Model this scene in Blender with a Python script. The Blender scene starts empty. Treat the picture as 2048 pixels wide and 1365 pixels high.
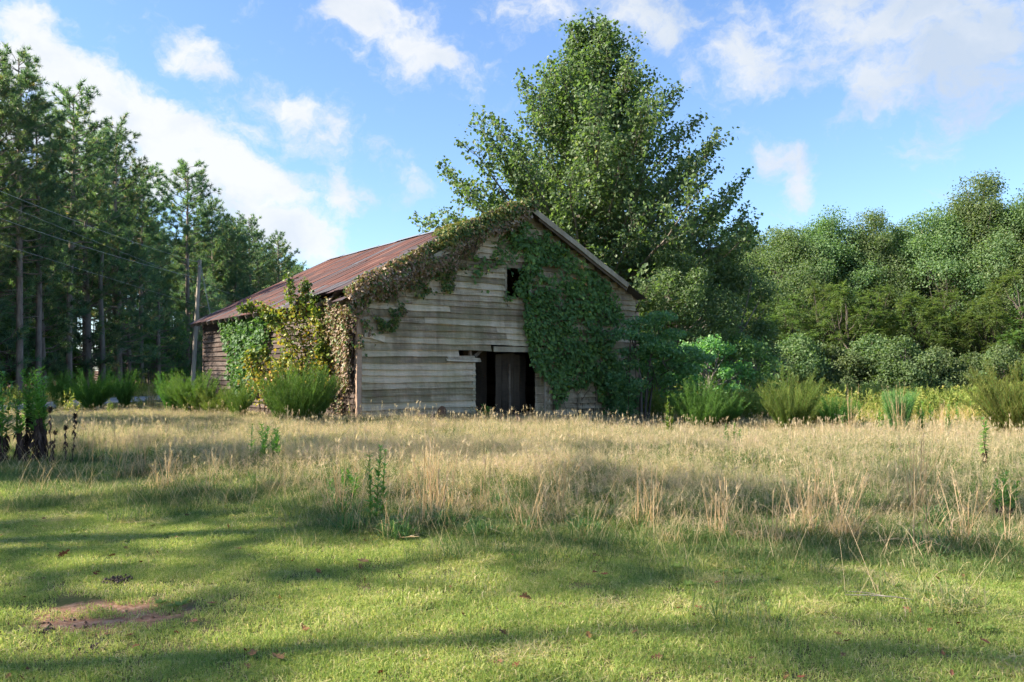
import bpy, math, random
import numpy as np
from mathutils import Vector, Matrix

scene = bpy.context.scene
col = scene.collection
rng = np.random.default_rng(11)
random.seed(11)

# ------------------------------------------------------------------ camera
F, EYE, HOR = 1592.0, 1.6, 740.0          # focal length in photo pixels, eye height, horizon row
cam_data = bpy.data.cameras.new('camera')
cam = bpy.data.objects.new('camera', cam_data)
col.objects.link(cam)
cam.location = (0, 0, EYE)
cam.rotation_euler = (math.radians(90), 0, 0)
cam_data.sensor_width = 36.0
cam_data.lens = 36.0 * F / 2048.0
cam_data.shift_y = (HOR - 682.5) / 2048.0
cam_data.clip_start = 0.1
cam_data.clip_end = 2000.0
scene.camera = cam

# ------------------------------------------------------------------ sun and sky
SUN_EL = math.radians(35.0)
SUN_AZ = Vector((-0.99, -0.13, 0)).normalized()
SUN_DIR = Vector((SUN_AZ.x * math.cos(SUN_EL), SUN_AZ.y * math.cos(SUN_EL), math.sin(SUN_EL)))
sun_data = bpy.data.lights.new('sun', 'SUN')
sun_data.energy = 4.3
sun_data.angle = math.radians(0.8)
sun_data.color = (1.0, 0.91, 0.77)
sun = bpy.data.objects.new('sun', sun_data)
col.objects.link(sun)
sun.rotation_euler = (-SUN_DIR).to_track_quat('-Z', 'Y').to_euler()
sun.location = SUN_DIR * 60

scene.view_settings.view_transform = 'Standard'
scene.view_settings.look = 'None'
scene.view_settings.exposure = 1.8
scene.view_settings.gamma = 1.0
scene.view_settings.use_curve_mapping = False
scene.cycles.use_denoising = True
try:
    scene.cycles.denoiser = 'OPENIMAGEDENOISE'
    scene.cycles.denoising_input_passes = 'RGB_ALBEDO_NORMAL'
    scene.cycles.denoising_prefilter = 'ACCURATE'
except Exception:
    pass
scene.cycles.use_adaptive_sampling = True
scene.cycles.adaptive_threshold = 0.03
scene.cycles.max_bounces = 6
scene.cycles.diffuse_bounces = 4
scene.cycles.glossy_bounces = 2
scene.cycles.transmission_bounces = 3
scene.cycles.transparent_max_bounces = 4
scene.cycles.caustics_reflective = False
scene.cycles.caustics_refractive = False
scene.cycles.sample_clamp_indirect = 6.0

world = bpy.data.worlds.new('World')
scene.world = world
world.use_nodes = True
world.cycles.sampling_method = 'MANUAL'
world.cycles.sample_map_resolution = 512


def N(nt, typ, **kw):
    n = nt.nodes.new(typ)
    for k, v in kw.items():
        setattr(n, k, v)
    return n


def L(nt, a, b):
    nt.links.new(a, b)


def math_node(nt, op, a=None, b=None, c=None, clamp=False):
    n = nt.nodes.new('ShaderNodeMath')
    n.operation = op
    n.use_clamp = clamp
    for i, x in enumerate((a, b, c)):
        if x is None:
            continue
        if isinstance(x, (int, float)):
            n.inputs[i].default_value = x
        else:
            nt.links.new(x, n.inputs[i])
    return n.outputs[0]


def px_dir(px, py):
    return Vector(((px - 1024) / F, 1.0, (HOR - py) / F)).normalized()


def build_world():
    nt = world.node_tree
    nt.nodes.clear()
    out = N(nt, 'ShaderNodeOutputWorld')
    bg = N(nt, 'ShaderNodeBackground')
    bg.inputs['Strength'].default_value = 0.12
    sky = N(nt, 'ShaderNodeTexSky', sky_type='NISHITA')
    sky.sun_disc = False
    sky.sun_elevation = SUN_EL
    sky.sun_rotation = math.atan2(SUN_AZ.x, SUN_AZ.y)
    sky.altitude = 100
    sky.air_density = 1.0
    sky.dust_density = 0.1
    sky.ozone_density = 2.5
    tc = N(nt, 'ShaderNodeTexCoord')
    d = tc.outputs['Generated']
    # cloud banks: where heaps of cloud stand in the sky (direction, half-size in degrees, weight)
    banks = [((20, 105), 2.4, .5), ((110, 150), 2.4, .5), ((195, 200), 2.0, .5), ((60, 240), 3.4, .5), ((180, 310), 2.6, .5), ((40, 30), 1.3, .45),
             ((300, 250), 1.9, .85), ((375, 285), 1.5, .7), ((320, 345), 2.4, .7), ((430, 370), 2.6, .75), ((515, 365), 2.0, .65), ((545, 440), 2.6, .75), ((640, 490), 2.4, .75),
             ((695, 405), 1.5, .55), ((680, 350), 1.0, .5), ((740, 385), .9, .45), ((825, 365), 1.3, .55),
             ((370, 95), 1.6, .58), ((430, 150), 1.5, .5), ((560, 185), 1.3, .52), ((610, 210), 1.1, .45), ((670, 200), 1.1, .4), ((600, 252), 1.2, .5), ((670, 268), 1.4, .55),
             ((695, 5), 1.9, .6), ((765, 35), 2.0, .75), ((830, 85), 1.7, .75), ((880, 128), 1.2, .6), ((800, 190), 2.0, .22),
             ((960, 155), 1.5, .42), ((1040, 10), 2.4, .5), ((1150, 30), 2.6, .5), ((1260, 15), 2.4, .5), ((1345, 40), 2.0, .5),
             ((1470, 50), 1.9, .42), ((1545, 100), 2.3, .5), ((1490, 170), 2.2, .38),
             ((1540, 305), 1.1, .45), ((1600, 310), 1.2, .55), ((1610, 370), 1.2, .42),
             ((1700, 30), 2.6, .5), ((1830, 30), 3.4, .6), ((1980, 60), 4.2, .75), ((1900, 150), 2.8, .5), ((1770, 140), 1.7, .45), ((1720, 190), 1.6, .32)]
    # the same kind of broken cumulus all round, out of the frame too
    for k in range(14):
        a = math.radians(58 + k * 18)
        e = math.radians(14 + 15 * ((k * 7) % 4))
        banks.append((Vector((math.sin(a) * math.cos(e), math.cos(a) * math.cos(e), math.sin(e))), 4.6 + k % 3, .75))
    # the air warps the heaps into ragged outlines
    warp = N(nt, 'ShaderNodeTexNoise')
    warp.inputs['Scale'].default_value = 11.0
    warp.inputs['Detail'].default_value = 5.0
    warp.inputs['Roughness'].default_value = 0.6
    L(nt, d, warp.inputs['Vector'])
    wv = N(nt, 'ShaderNodeVectorMath', operation='MULTIPLY_ADD')
    L(nt, warp.outputs['Color'], wv.inputs[0])
    wv.inputs[1].default_value = (.085, .085, .085)
    wv.inputs[2].default_value = (-.0425, -.0425, -.0425)
    dw = N(nt, 'ShaderNodeVectorMath', operation='ADD')
    L(nt, d, dw.inputs[0])
    L(nt, wv.outputs[0], dw.inputs[1])
    dn_ = N(nt, 'ShaderNodeVectorMath', operation='NORMALIZE')
    L(nt, dw.outputs[0], dn_.inputs[0])
    acc = None
    for c, deg, w in banks:
        dirv = c if isinstance(c, Vector) else px_dir(*c)
        k = 1.0 / (1 - math.cos(math.radians(deg))) * .85
        dot = N(nt, 'ShaderNodeVectorMath', operation='DOT_PRODUCT')
        L(nt, dn_.outputs[0], dot.inputs[0])
        dot.inputs[1].default_value = dirv
        e = math_node(nt, 'POWER', dot.outputs['Value'], k)
        acc = math_node(nt, 'MULTIPLY', e, w) if acc is None else math_node(nt, 'MULTIPLY_ADD', e, w, acc)
    acc = math_node(nt, 'MINIMUM', acc, 0.95)
    sq = N(nt, 'ShaderNodeMapping')
    sq.inputs['Scale'].default_value = (1, 1, 1.5)
    L(nt, dw.outputs[0], sq.inputs['Vector'])
    n1 = N(nt, 'ShaderNodeTexNoise')
    n1.inputs['Scale'].default_value = 16.0
    n1.inputs['Detail'].default_value = 10.0
    n1.inputs['Roughness'].default_value = 0.62
    L(nt, sq.outputs[0], n1.inputs['Vector'])
    dens = math_node(nt, 'MULTIPLY_ADD', n1.outputs['Fac'], 2.3, math_node(nt, 'SUBTRACT', acc, 1.32))
    cover = N(nt, 'ShaderNodeMapRange', interpolation_type='SMOOTHSTEP')
    cover.inputs['From Min'].default_value = -0.02
    cover.inputs['From Max'].default_value = 0.78
    L(nt, dens, cover.inputs['Value'])
    n2 = N(nt, 'ShaderNodeTexNoise')
    n2.inputs['Scale'].default_value = 9.0
    n2.inputs['Detail'].default_value = 6.0
    off = N(nt, 'ShaderNodeVectorMath', operation='ADD')
    L(nt, sq.outputs[0], off.inputs[0])
    off.inputs[1].default_value = (3.3, 1.7, 0.4)
    L(nt, off.outputs[0], n2.inputs['Vector'])
    sep = N(nt, 'ShaderNodeSeparateXYZ')
    L(nt, d, sep.inputs[0])
    g = math_node(nt, 'MULTIPLY_ADD', sep.outputs['X'], 0.85, 0.36)   # clouds away from the sun are greyer
    g = math_node(nt, 'ADD', g, math_node(nt, 'MULTIPLY_ADD', n2.outputs['Fac'], 2.2, -1.1), clamp=True)
    cc = N(nt, 'ShaderNodeMix', data_type='RGBA')
    cc.inputs[6].default_value = (2.40, 2.43, 2.45, 1)
    cc.inputs[7].default_value = (1.50, 1.75, 2.1, 1)
    L(nt, g, cc.inputs[0])
    skyc = N(nt, 'ShaderNodeMix', data_type='RGBA', blend_type='MULTIPLY')
    skyc.inputs[0].default_value = 1.0
    skyc.inputs[7].default_value = (0.57, 0.65, 0.76, 1)
    gm = N(nt, 'ShaderNodeGamma')
    gm.inputs['Gamma'].default_value = 0.90
    L(nt, sky.outputs['Color'], gm.inputs['Color'])
    L(nt, gm.outputs[0], skyc.inputs[6])
    fac = math_node(nt, 'MULTIPLY', cover.outputs[0], 0.93)
    mix = N(nt, 'ShaderNodeMix', data_type='RGBA')
    L(nt, fac, mix.inputs[0])
    L(nt, skyc.outputs[2], mix.inputs[6])
    L(nt, cc.outputs[2], mix.inputs[7])
    L(nt, mix.outputs[2], bg.inputs['Color'])
    L(nt, bg.outputs[0], out.inputs['Surface'])


build_world()


# ------------------------------------------------------------------ helpers
def at(px, py, Y):
    return np.array([(px - 1024) / F * Y, Y, EYE + (HOR - py) / F * Y])


def smooth(a, b, x):
    t = np.clip((np.asarray(x, float) - a) / (b - a), 0, 1)
    return t * t * (3 - 2 * t)


def ground_z(x, y):
    x = np.asarray(x, float)
    y = np.asarray(y, float)
    z = -0.42 * smooth(-5, 6, x) * smooth(12, 25, y)
    z = z - 0.25 * smooth(8, 30, x) * smooth(25, 55, y)
    z = z + 0.025 * np.sin(x * 1.3 + 0.7 * np.sin(y * .9)) * np.cos(y * 1.1) + 0.03 * np.sin(x * .45 + y * .3)
    return z


def tag(o, label=None, cat=None, group=None, kind=None):
    if label:
        o['label'] = label
    if cat:
        o['category'] = cat
    if group:
        o['group'] = group
    if kind:
        o['kind'] = kind
    return o


def empty(name, loc=(0, 0, 0), rz=0.0, scale=1.0):
    o = bpy.data.objects.new(name, None)
    col.objects.link(o)
    o.location = tuple(loc)
    o.rotation_euler = (0, 0, rz)
    o.scale = (scale,) * 3
    o.empty_display_size = 0.2
    return o


def obj(name, me, parent=None, loc=(0, 0, 0)):
    o = bpy.data.objects.new(name, me)
    col.objects.link(o)
    o.parent = parent
    o.location = tuple(loc)
    return o


def copy_tree(o, parent=None):
    c = o.copy()
    col.objects.link(c)
    c.parent = parent
    for ch in o.children:
        copy_tree(ch, c)
    return c


class MB:
    """collects shapes into one mesh; var is a per-face value read by the materials"""

    def __init__(self):
        self.v, self.f, self.n = [], [], 0

    def add(self, V, Fc, var=0.5, mat=0):
        V = np.asarray(V, np.float32).reshape(-1, 3)
        Fc = np.asarray(Fc, np.int32)
        var = np.broadcast_to(np.asarray(var, np.float32), (len(Fc),))
        self.v.append(V)
        self.f.append((Fc + self.n, var, mat))
        self.n += len(V)

    def tube(self, pts, radii, k=6, var=0.5, mat=0, cap=False):
        pts = np.asarray(pts, float)
        n = len(pts)
        radii = np.broadcast_to(np.asarray(radii, float), (n,))
        t = np.gradient(pts, axis=0)
        t /= np.linalg.norm(t, axis=1)[:, None] + 1e-9
        ref = np.array([0, 0, 1.0]) if abs(t[0, 2]) < 0.8 else np.array([1.0, 0, 0])
        a = np.cross(t, ref)
        a /= np.linalg.norm(a, axis=1)[:, None] + 1e-9
        b = np.cross(t, a)
        ang = np.linspace(0, 2 * np.pi, k, endpoint=False)
        ring = (np.cos(ang)[None, :, None] * a[:, None] + np.sin(ang)[None, :, None] * b[:, None]) * radii[:, None, None] + pts[:, None]
        i = np.arange(n - 1)[:, None] * k
        j = np.arange(k)[None]
        jn = (j + 1) % k
        Fq = np.stack([i + j, i + jn, i + k + jn, i + k + j], -1).reshape(-1, 4)
        self.add(ring.reshape(-1, 3), Fq, var, mat)
        if cap:
            V = np.concatenate([ring[-1], pts[-1:]])
            self.add(V, np.stack([np.arange(k), (np.arange(k) + 1) % k, np.full(k, k)], -1), var, mat)

    def box(self, lo, hi, var=0.5, mat=0):
        x0, y0, z0 = lo
        x1, y1, z1 = hi
        V = [(x0, y0, z0), (x1, y0, z0), (x1, y1, z0), (x0, y1, z0), (x0, y0, z1), (x1, y0, z1), (x1, y1, z1), (x0, y1, z1)]
        self.add(V, [(0, 3, 2, 1), (4, 5, 6, 7), (0, 1, 5, 4), (1, 2, 6, 5), (2, 3, 7, 6), (3, 0, 4, 7)], var, mat)

    def leaves(self, P, T, Nn, size, width=0.35, fold=0.10, var=0.5, mat=0, mid=0.42):
        """folded pointed leaves: base P, tip direction T, face normal Nn"""
        n = len(P)
        T = T / (np.linalg.norm(T, axis=1)[:, None] + 1e-9)
        S = np.cross(T, Nn)
        S /= np.linalg.norm(S, axis=1)[:, None] + 1e-9
        U = np.cross(S, T)
        s = np.broadcast_to(np.asarray(size, float), (n,))[:, None]
        V = np.stack([P, P + T * s * mid + S * s * width + U * s * fold, P + T * s, P + T * s * mid - S * s * width + U * s * fold], 1)
        b = np.arange(n)[:, None] * 4
        Fc = np.concatenate([b + [0, 1, 2], b + [0, 2, 3]], 1).reshape(-1, 3)
        vv = np.repeat(np.broadcast_to(np.asarray(var, np.float32), (n,)), 2)
        self.add(V.reshape(-1, 3), Fc, vv, mat)

    def blades(self, P, D, h, w, bend=0.4, var=0.5, mat=0):
        """grass blades: base P, unit lean direction D (with up part), length h, width w; bends over"""
        n = len(P)
        h = np.broadcast_to(np.asarray(h, float), (n,))[:, None]
        w = np.broadcast_to(np.asarray(w, float), (n,))[:, None]
        bend = np.broadcast_to(np.asarray(bend, float), (n,))[:, None]
        D = D / (np.linalg.norm(D, axis=1)[:, None] + 1e-9)
        az = rng.uniform(0, 2 * np.pi, n)
        S = np.stack([np.cos(az), np.sin(az), np.zeros(n)], 1)
        hor = D * [1, 1, 0] + 1e-4
        hor /= np.linalg.norm(hor, axis=1)[:, None]
        M = P + D * h * 0.55
        T = P + D * h * 0.9 + hor * h * bend * 0.6 - np.array([0, 0, 1.0]) * h * bend * 0.35
        V = np.stack([P - S * w * .5, P + S * w * .5, M + S * w * .42, M - S * w * .42, T], 1)
        b = np.arange(n)[:, None] * 5
        F3 = np.concatenate([b + [0, 1, 2], b + [0, 2, 3], b + [3, 2, 4]], 1).reshape(-1, 3)
        vv = np.repeat(np.broadcast_to(np.asarray(var, np.float32), (n,)), 3)
        self.add(V.reshape(-1, 3), F3, vv, mat)

    def threads(self, P, D, ln, w, var=0.5, mat=0):
        """one thin triangle each"""
        n = len(P)
        ln = np.broadcast_to(np.asarray(ln, float), (n,))[:, None]
        D = D / (np.linalg.norm(D, axis=1)[:, None] + 1e-9)
        R = rng.normal(size=(n, 3))
        S = np.cross(D, R)
        S /= np.linalg.norm(S, axis=1)[:, None] + 1e-9
        V = np.stack([P - S * w * .5, P + S * w * .5, P + D * ln], 1)
        self.add(V.reshape(-1, 3), np.arange(3 * n).reshape(-1, 3), var, mat)

    def mesh(self, name, mats, smooth_mats=()):
        me = bpy.data.meshes.new(name)
        V = np.concatenate(self.v)
        me.vertices.add(len(V))
        me.vertices.foreach_set('co', V.ravel())
        loops = np.concatenate([f.ravel() for f, _, _ in self.f])
        sizes = np.concatenate([np.full(len(f), f.shape[1], np.int32) for f, _, _ in self.f])
        starts = np.concatenate([[0], np.cumsum(sizes)[:-1]]).astype(np.int32)
        me.loops.add(len(loops))
        me.loops.foreach_set('vertex_index', loops.astype(np.int32))
        me.polygons.add(len(sizes))
        me.polygons.foreach_set('loop_start', starts)
        mi = np.concatenate([np.full(len(f), m, np.int32) for f, _, m in self.f])
        me.polygons.foreach_set('material_index', mi)
        me.polygons.foreach_set('use_smooth', np.isin(mi, list(smooth_mats)))
        a = me.attributes.new('var', 'FLOAT', 'FACE')
        a.data.foreach_set('value', np.concatenate([v for _, v, _ in self.f]).astype(np.float32))
        for m in (mats if isinstance(mats, (list, tuple)) else [mats]):
            me.materials.append(m)
        me.update(calc_edges=True)
        return me

    def build(self, name, mats, parent=None, smooth_mats=(), loc=(0, 0, 0)):
        return obj(name, self.mesh(name, mats, smooth_mats), parent, loc)


def rand_dirs(n, up=0.0):
    d = rng.normal(size=(n, 3))
    d[:, 2] += up
    return d / np.linalg.norm(d, axis=1)[:, None]


def in_poly(x, y, poly):
    inside = np.zeros(len(x), bool)
    m = len(poly)
    for i in range(m):
        x0, y0 = poly[i]
        x1, y1 = poly[(i + 1) % m]
        c = ((y0 > y) != (y1 > y)) & (x < (x1 - x0) * (y - y0) / (y1 - y0 + 1e-12) + x0)
        inside ^= c
    return inside


def vnoise(x, y, seed=0, scale=1.0):
    """cheap smooth value noise in 0..1"""
    r = np.random.default_rng(seed)
    tab = r.random((64, 64))
    x = np.asarray(x) * scale + 1000
    y = np.asarray(y) * scale + 1000
    xi, yi = np.floor(x).astype(int), np.floor(y).astype(int)
    fx, fy = x - xi, y - yi
    fx = fx * fx * (3 - 2 * fx)
    fy = fy * fy * (3 - 2 * fy)
    g = lambda a, b: tab[a % 64, b % 64]
    return (g(xi, yi) * (1 - fx) + g(xi + 1, yi) * fx) * (1 - fy) + (g(xi, yi + 1) * (1 - fx) + g(xi + 1, yi + 1) * fx) * fy


# ------------------------------------------------------------------ materials
def ramp(nt, fac, stops, mode='LINEAR'):
    r = N(nt, 'ShaderNodeValToRGB')
    r.color_ramp.interpolation = mode
    el = r.color_ramp.elements
    while len(el) < len(stops):
        el.new(0.5)
    for e, (p, c) in zip(el, stops):
        e.position = p
        e.color = (*c, 1)
    L(nt, fac, r.inputs[0])
    return r.outputs[0]


def new_mat(name):
    m = bpy.data.materials.new(name)
    m.use_nodes = True
    nt = m.node_tree
    nt.nodes.clear()
    out = N(nt, 'ShaderNodeOutputMaterial')
    return m, nt, out


def mat_leaf(name, stops, rough=0.5, trans=0.3, spec=0.4, patch=None, mode='LINEAR', objvar=0.0, tint=(1.0, 1.15, 0.45)):
    """foliage: colour by each leaf's own value, thin enough to let some sun through"""
    m, nt, out = new_mat(name)
    at_ = N(nt, 'ShaderNodeAttribute', attribute_name='var')
    fac = at_.outputs['Fac']
    if patch:
        geo = N(nt, 'ShaderNodeNewGeometry')
        nz = N(nt, 'ShaderNodeTexNoise')
        nz.inputs['Scale'].default_value = patch[0]
        nz.inputs['Detail'].default_value = 6
        nz.inputs['Roughness'].default_value = .65
        L(nt, geo.outputs['Position'], nz.inputs['Vector'])
        fac = math_node(nt, 'ADD', fac, math_node(nt, 'MULTIPLY_ADD', nz.outputs['Fac'], patch[1], -0.5 * patch[1]), clamp=True)
    c = ramp(nt, fac, stops, mode)
    if objvar:
        oi = N(nt, 'ShaderNodeObjectInfo')
        hs = N(nt, 'ShaderNodeHueSaturation')
        L(nt, math_node(nt, 'MULTIPLY_ADD', oi.outputs['Random'], 0.05, 0.475), hs.inputs['Hue'])
        L(nt, math_node(nt, 'MULTIPLY_ADD', oi.outputs['Random'], objvar, 1 - objvar / 2), hs.inputs['Value'])
        L(nt, c, hs.inputs['Color'])
        c = hs.outputs[0]
    p = N(nt, 'ShaderNodeBsdfPrincipled')
    p.inputs['Roughness'].default_value = rough
    p.inputs['Specular IOR Level'].default_value = spec
    L(nt, c, p.inputs['Base Color'])
    if trans:
        tr = N(nt, 'ShaderNodeBsdfTranslucent')
        mul = N(nt, 'ShaderNodeMix', data_type='RGBA', blend_type='MULTIPLY')
        mul.inputs[0].default_value = 1
        mul.inputs[7].default_value = (*[t * 1.5 for t in tint], 1)
        L(nt, c, mul.inputs[6])
        L(nt, mul.outputs[2], tr.inputs['Color'])
        mx = N(nt, 'ShaderNodeMixShader')
        mx.inputs[0].default_value = trans
        L(nt, p.outputs[0], mx.inputs[1])
        L(nt, tr.outputs[0], mx.inputs[2])
        L(nt, mx.outputs[0], out.inputs['Surface'])
    else:
        L(nt, p.outputs[0], out.inputs['Surface'])
    return m


def mat_bark(name, a, b, scale=6.0, stretch=(1, 1, .25), rough=0.9, bump=0.6):
    m, nt, out = new_mat(name)
    tc = N(nt, 'ShaderNodeTexCoord')
    mp = N(nt, 'ShaderNodeMapping')
    mp.inputs['Scale'].default_value = stretch
    L(nt, tc.outputs['Object'], mp.inputs['Vector'])
    nz = N(nt, 'ShaderNodeTexNoise')
    nz.inputs['Scale'].default_value = scale
    nz.inputs['Detail'].default_value = 6
    nz.inputs['Roughness'].default_value = .65
    L(nt, mp.outputs[0], nz.inputs['Vector'])
    c = ramp(nt, nz.outputs['Fac'], [(.3, a), (.7, b)])
    p = N(nt, 'ShaderNodeBsdfPrincipled')
    p.inputs['Roughness'].default_value = rough
    p.inputs['Specular IOR Level'].default_value = 0.10
    L(nt, c, p.inputs['Base Color'])
    if bump:
        bp = N(nt, 'ShaderNodeBump')
        bp.inputs['Strength'].default_value = bump
        bp.inputs['Distance'].default_value = 0.03
        L(nt, nz.outputs['Fac'], bp.inputs['Height'])
        L(nt, bp.outputs[0], p.inputs['Normal'])
    L(nt, p.outputs[0], out.inputs['Surface'])
    return m


def mat_wood(name, dark, light, moss=0.35, warm=None):
    """weathered board: grain along the board (object X), grey silvering, nail streaks, algae"""
    m, nt, out = new_mat(name)
    tc = N(nt, 'ShaderNodeTexCoord')
    oi = N(nt, 'ShaderNodeObjectInfo')
    geo = N(nt, 'ShaderNodeNewGeometry')
    rnd = oi.outputs['Random']
    shift = N(nt, 'ShaderNodeCombineXYZ')
    L(nt, math_node(nt, 'MULTIPLY', rnd, 37.0), shift.inputs['X'])
    L(nt, math_node(nt, 'MULTIPLY', rnd, 91.0), shift.inputs['Z'])
    mp = N(nt, 'ShaderNodeMapping')
    mp.inputs['Scale'].default_value = (3.0, 20.0, 46.0)
    L(nt, tc.outputs['Object'], mp.inputs['Vector'])
    ad = N(nt, 'ShaderNodeVectorMath', operation='ADD')
    L(nt, mp.outputs[0], ad.inputs[0])
    L(nt, shift.outputs[0], ad.inputs[1])
    grain = N(nt, 'ShaderNodeTexNoise')
    grain.inputs['Scale'].default_value = 1.0
    grain.inputs['Detail'].default_value = 6
    grain.inputs['Roughness'].default_value = .7
    L(nt, ad.outputs[0], grain.inputs['Vector'])
    blot = N(nt, 'ShaderNodeTexNoise')
    blot.inputs['Scale'].default_value = 1.3
    blot.inputs['Detail'].default_value = 5
    L(nt, geo.outputs['Position'], blot.inputs['Vector'])
    smp = N(nt, 'ShaderNodeMapping')
    smp.inputs['Scale'].default_value = (5.0, 5.0, .55)
    L(nt, geo.outputs['Position'], smp.inputs['Vector'])
    strk = N(nt, 'ShaderNodeTexNoise')
    strk.inputs['Scale'].default_value = 1.0
    strk.inputs['Detail'].default_value = 6
    strk.inputs['Roughness'].default_value = .7
    L(nt, smp.outputs[0], strk.inputs['Vector'])
    f = math_node(nt, 'MULTIPLY_ADD', grain.outputs['Fac'], 0.85, math_node(nt, 'MULTIPLY_ADD', blot.outputs['Fac'], 0.8, -0.55))
    f = math_node(nt, 'MULTIPLY_ADD', strk.outputs['Fac'], 0.75, math_node(nt, 'ADD', f, -0.17))
    f = math_node(nt, 'ADD', f, math_node(nt, 'MULTIPLY_ADD', rnd, 0.46, -0.23), clamp=True)
    mid = tuple((x + y) / 2 for x, y in zip(dark, light))
    c = ramp(nt, f, [(.12, tuple(x * .55 for x in dark)), (.35, dark), (.55, mid), (.85, light)])
    if warm:
        wn = N(nt, 'ShaderNodeTexNoise')
        wn.inputs['Scale'].default_value = .8
        wn.inputs['Detail'].default_value = 4
        L(nt, ad.outputs[0], wn.inputs['Vector'])
        wm = N(nt, 'ShaderNodeMix', data_type='RGBA')
        L(nt, math_node(nt, 'MULTIPLY_ADD', wn.outputs['Fac'], 2.4, -0.95, clamp=True), wm.inputs[0])
        L(nt, c, wm.inputs[6])
        wm.inputs[7].default_value = (*warm, 1)
        c = wm.outputs[2]
    if moss:
        mn = N(nt, 'ShaderNodeTexNoise')
        mn.inputs['Scale'].default_value = 1.1
        mn.inputs['Detail'].default_value = 7
        mn.inputs['Roughness'].default_value = .7
        L(nt, geo.outputs['Position'], mn.inputs['Vector'])
        mf = math_node(nt, 'MULTIPLY_ADD', mn.outputs['Fac'], 4.0, -2.0 + moss * .6, clamp=True)
        mf = math_node(nt, 'MULTIPLY', mf, 0.32)
        mm = N(nt, 'ShaderNodeMix', data_type='RGBA')
        L(nt, mf, mm.inputs[0])
        L(nt, c, mm.inputs[6])
        mm.inputs[7].default_value = (.20, .22, .085, 1)
        c = mm.outputs[2]
    p = N(nt, 'ShaderNodeBsdfPrincipled')
    p.inputs['Roughness'].default_value = .85
    p.inputs['Specular IOR Level'].default_value = .2
    L(nt, c, p.inputs['Base Color'])
    bp = N(nt, 'ShaderNodeBump')
    bp.inputs['Strength'].default_value = .5
    bp.inputs['Distance'].default_value = .006
    L(nt, grain.outputs['Fac'], bp.inputs['Height'])
    L(nt, bp.outputs[0], p.inputs['Normal'])
    L(nt, p.outputs[0], out.inputs['Surface'])
    return m


def mat_rust(name, stops):
    """old corrugated sheet: red oxide over grey zinc, streaked down the slope, each sheet rusted to its own degree"""
    m, nt, out = new_mat(name)
    tc = N(nt, 'ShaderNodeTexCoord')
    oi = N(nt, 'ShaderNodeObjectInfo')
    geo = N(nt, 'ShaderNodeNewGeometry')
    mp = N(nt, 'ShaderNodeMapping')
    mp.inputs['Scale'].default_value = (1.2, 9.0, 1.0)
    L(nt, tc.outputs['Object'], mp.inputs['Vector'])
    sh = N(nt, 'ShaderNodeVectorMath', operation='ADD')
    L(nt, mp.outputs[0], sh.inputs[0])
    cmb = N(nt, 'ShaderNodeCombineXYZ')
    L(nt, math_node(nt, 'MULTIPLY', oi.outputs['Random'], 50.0), cmb.inputs['X'])
    L(nt, cmb.outputs[0], sh.inputs[1])
    st = N(nt, 'ShaderNodeTexNoise')
    st.inputs['Scale'].default_value = 1.5
    st.inputs['Detail'].default_value = 6
    st.inputs['Roughness'].default_value = .7
    L(nt, sh.outputs[0], st.inputs['Vector'])
    bl = N(nt, 'ShaderNodeTexNoise')
    bl.inputs['Scale'].default_value = .7
    bl.inputs['Detail'].default_value = 5
    L(nt, geo.outputs['Position'], bl.inputs['Vector'])
    f = math_node(nt, 'MULTIPLY_ADD', st.outputs['Fac'], .8, math_node(nt, 'MULTIPLY_ADD', bl.outputs['Fac'], .9, -.45))
    f = math_node(nt, 'ADD', f, math_node(nt, 'MULTIPLY_ADD', oi.outputs['Random'], .5, -.12), clamp=True)
    c = ramp(nt, f, stops)
    p = N(nt, 'ShaderNodeBsdfPrincipled')
    p.inputs['Roughness'].default_value = .62
    p.inputs['Specular IOR Level'].default_value = .4
    L(nt, c, p.inputs['Base Color'])
    L(nt, p.outputs[0], out.inputs['Surface'])
    return m


def mat_plain(name, color, rough=.8, var=0.15, scale=20.0, metallic=0.0):
    m, nt, out = new_mat(name)
    tc = N(nt, 'ShaderNodeTexCoord')
    nz = N(nt, 'ShaderNodeTexNoise')
    nz.inputs['Scale'].default_value = scale
    nz.inputs['Detail'].default_value = 5
    L(nt, tc.outputs['Object'], nz.inputs['Vector'])
    c = ramp(nt, nz.outputs['Fac'], [(.3, tuple(x * (1 - var) for x in color)), (.7, tuple(min(1, x * (1 + var)) for x in color))])
    p = N(nt, 'ShaderNodeBsdfPrincipled')
    p.inputs['Roughness'].default_value = rough
    p.inputs['Metallic'].default_value = metallic
    L(nt, c, p.inputs['Base Color'])
    L(nt, p.outputs[0], out.inputs['Surface'])
    return m


M = {}
M['gum_leaf'] = mat_leaf('sweetgum_leaf', [(0, (0.062, 0.101, 0.045)), (.5, (0.110, 0.164, 0.067)), (.85, (0.176, 0.235, 0.105)), (1, (0.282, 0.265, 0.125))], rough=.5, trans=0.42, spec=.35)
M['gum_bark'] = mat_bark('sweetgum_bark', (.10, .085, .065), (.24, .21, .17))
M['pine_needle'] = mat_leaf('pine_needle', [(0, (0.064, 0.115, 0.082)), (.55, (0.127, 0.203, 0.124)), (.9, (0.237, 0.290, 0.152)), (1, (0.503, 0.304, 0.171))], rough=.5, trans=0.42, spec=.35, objvar=.35)
M['pine_bark'] = mat_bark('pine_bark', (.13, .10, .082), (.36, .29, .24), scale=5)
M['oak_leaf'] = mat_leaf('woodland_leaf', [(0, (0.081, 0.127, 0.059)), (.5, (0.137, 0.193, 0.086)), (.9, (0.220, 0.270, 0.131)), (1, (0.324, 0.327, 0.160))], rough=.6, trans=0.42, spec=.2, objvar=.4)
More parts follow.
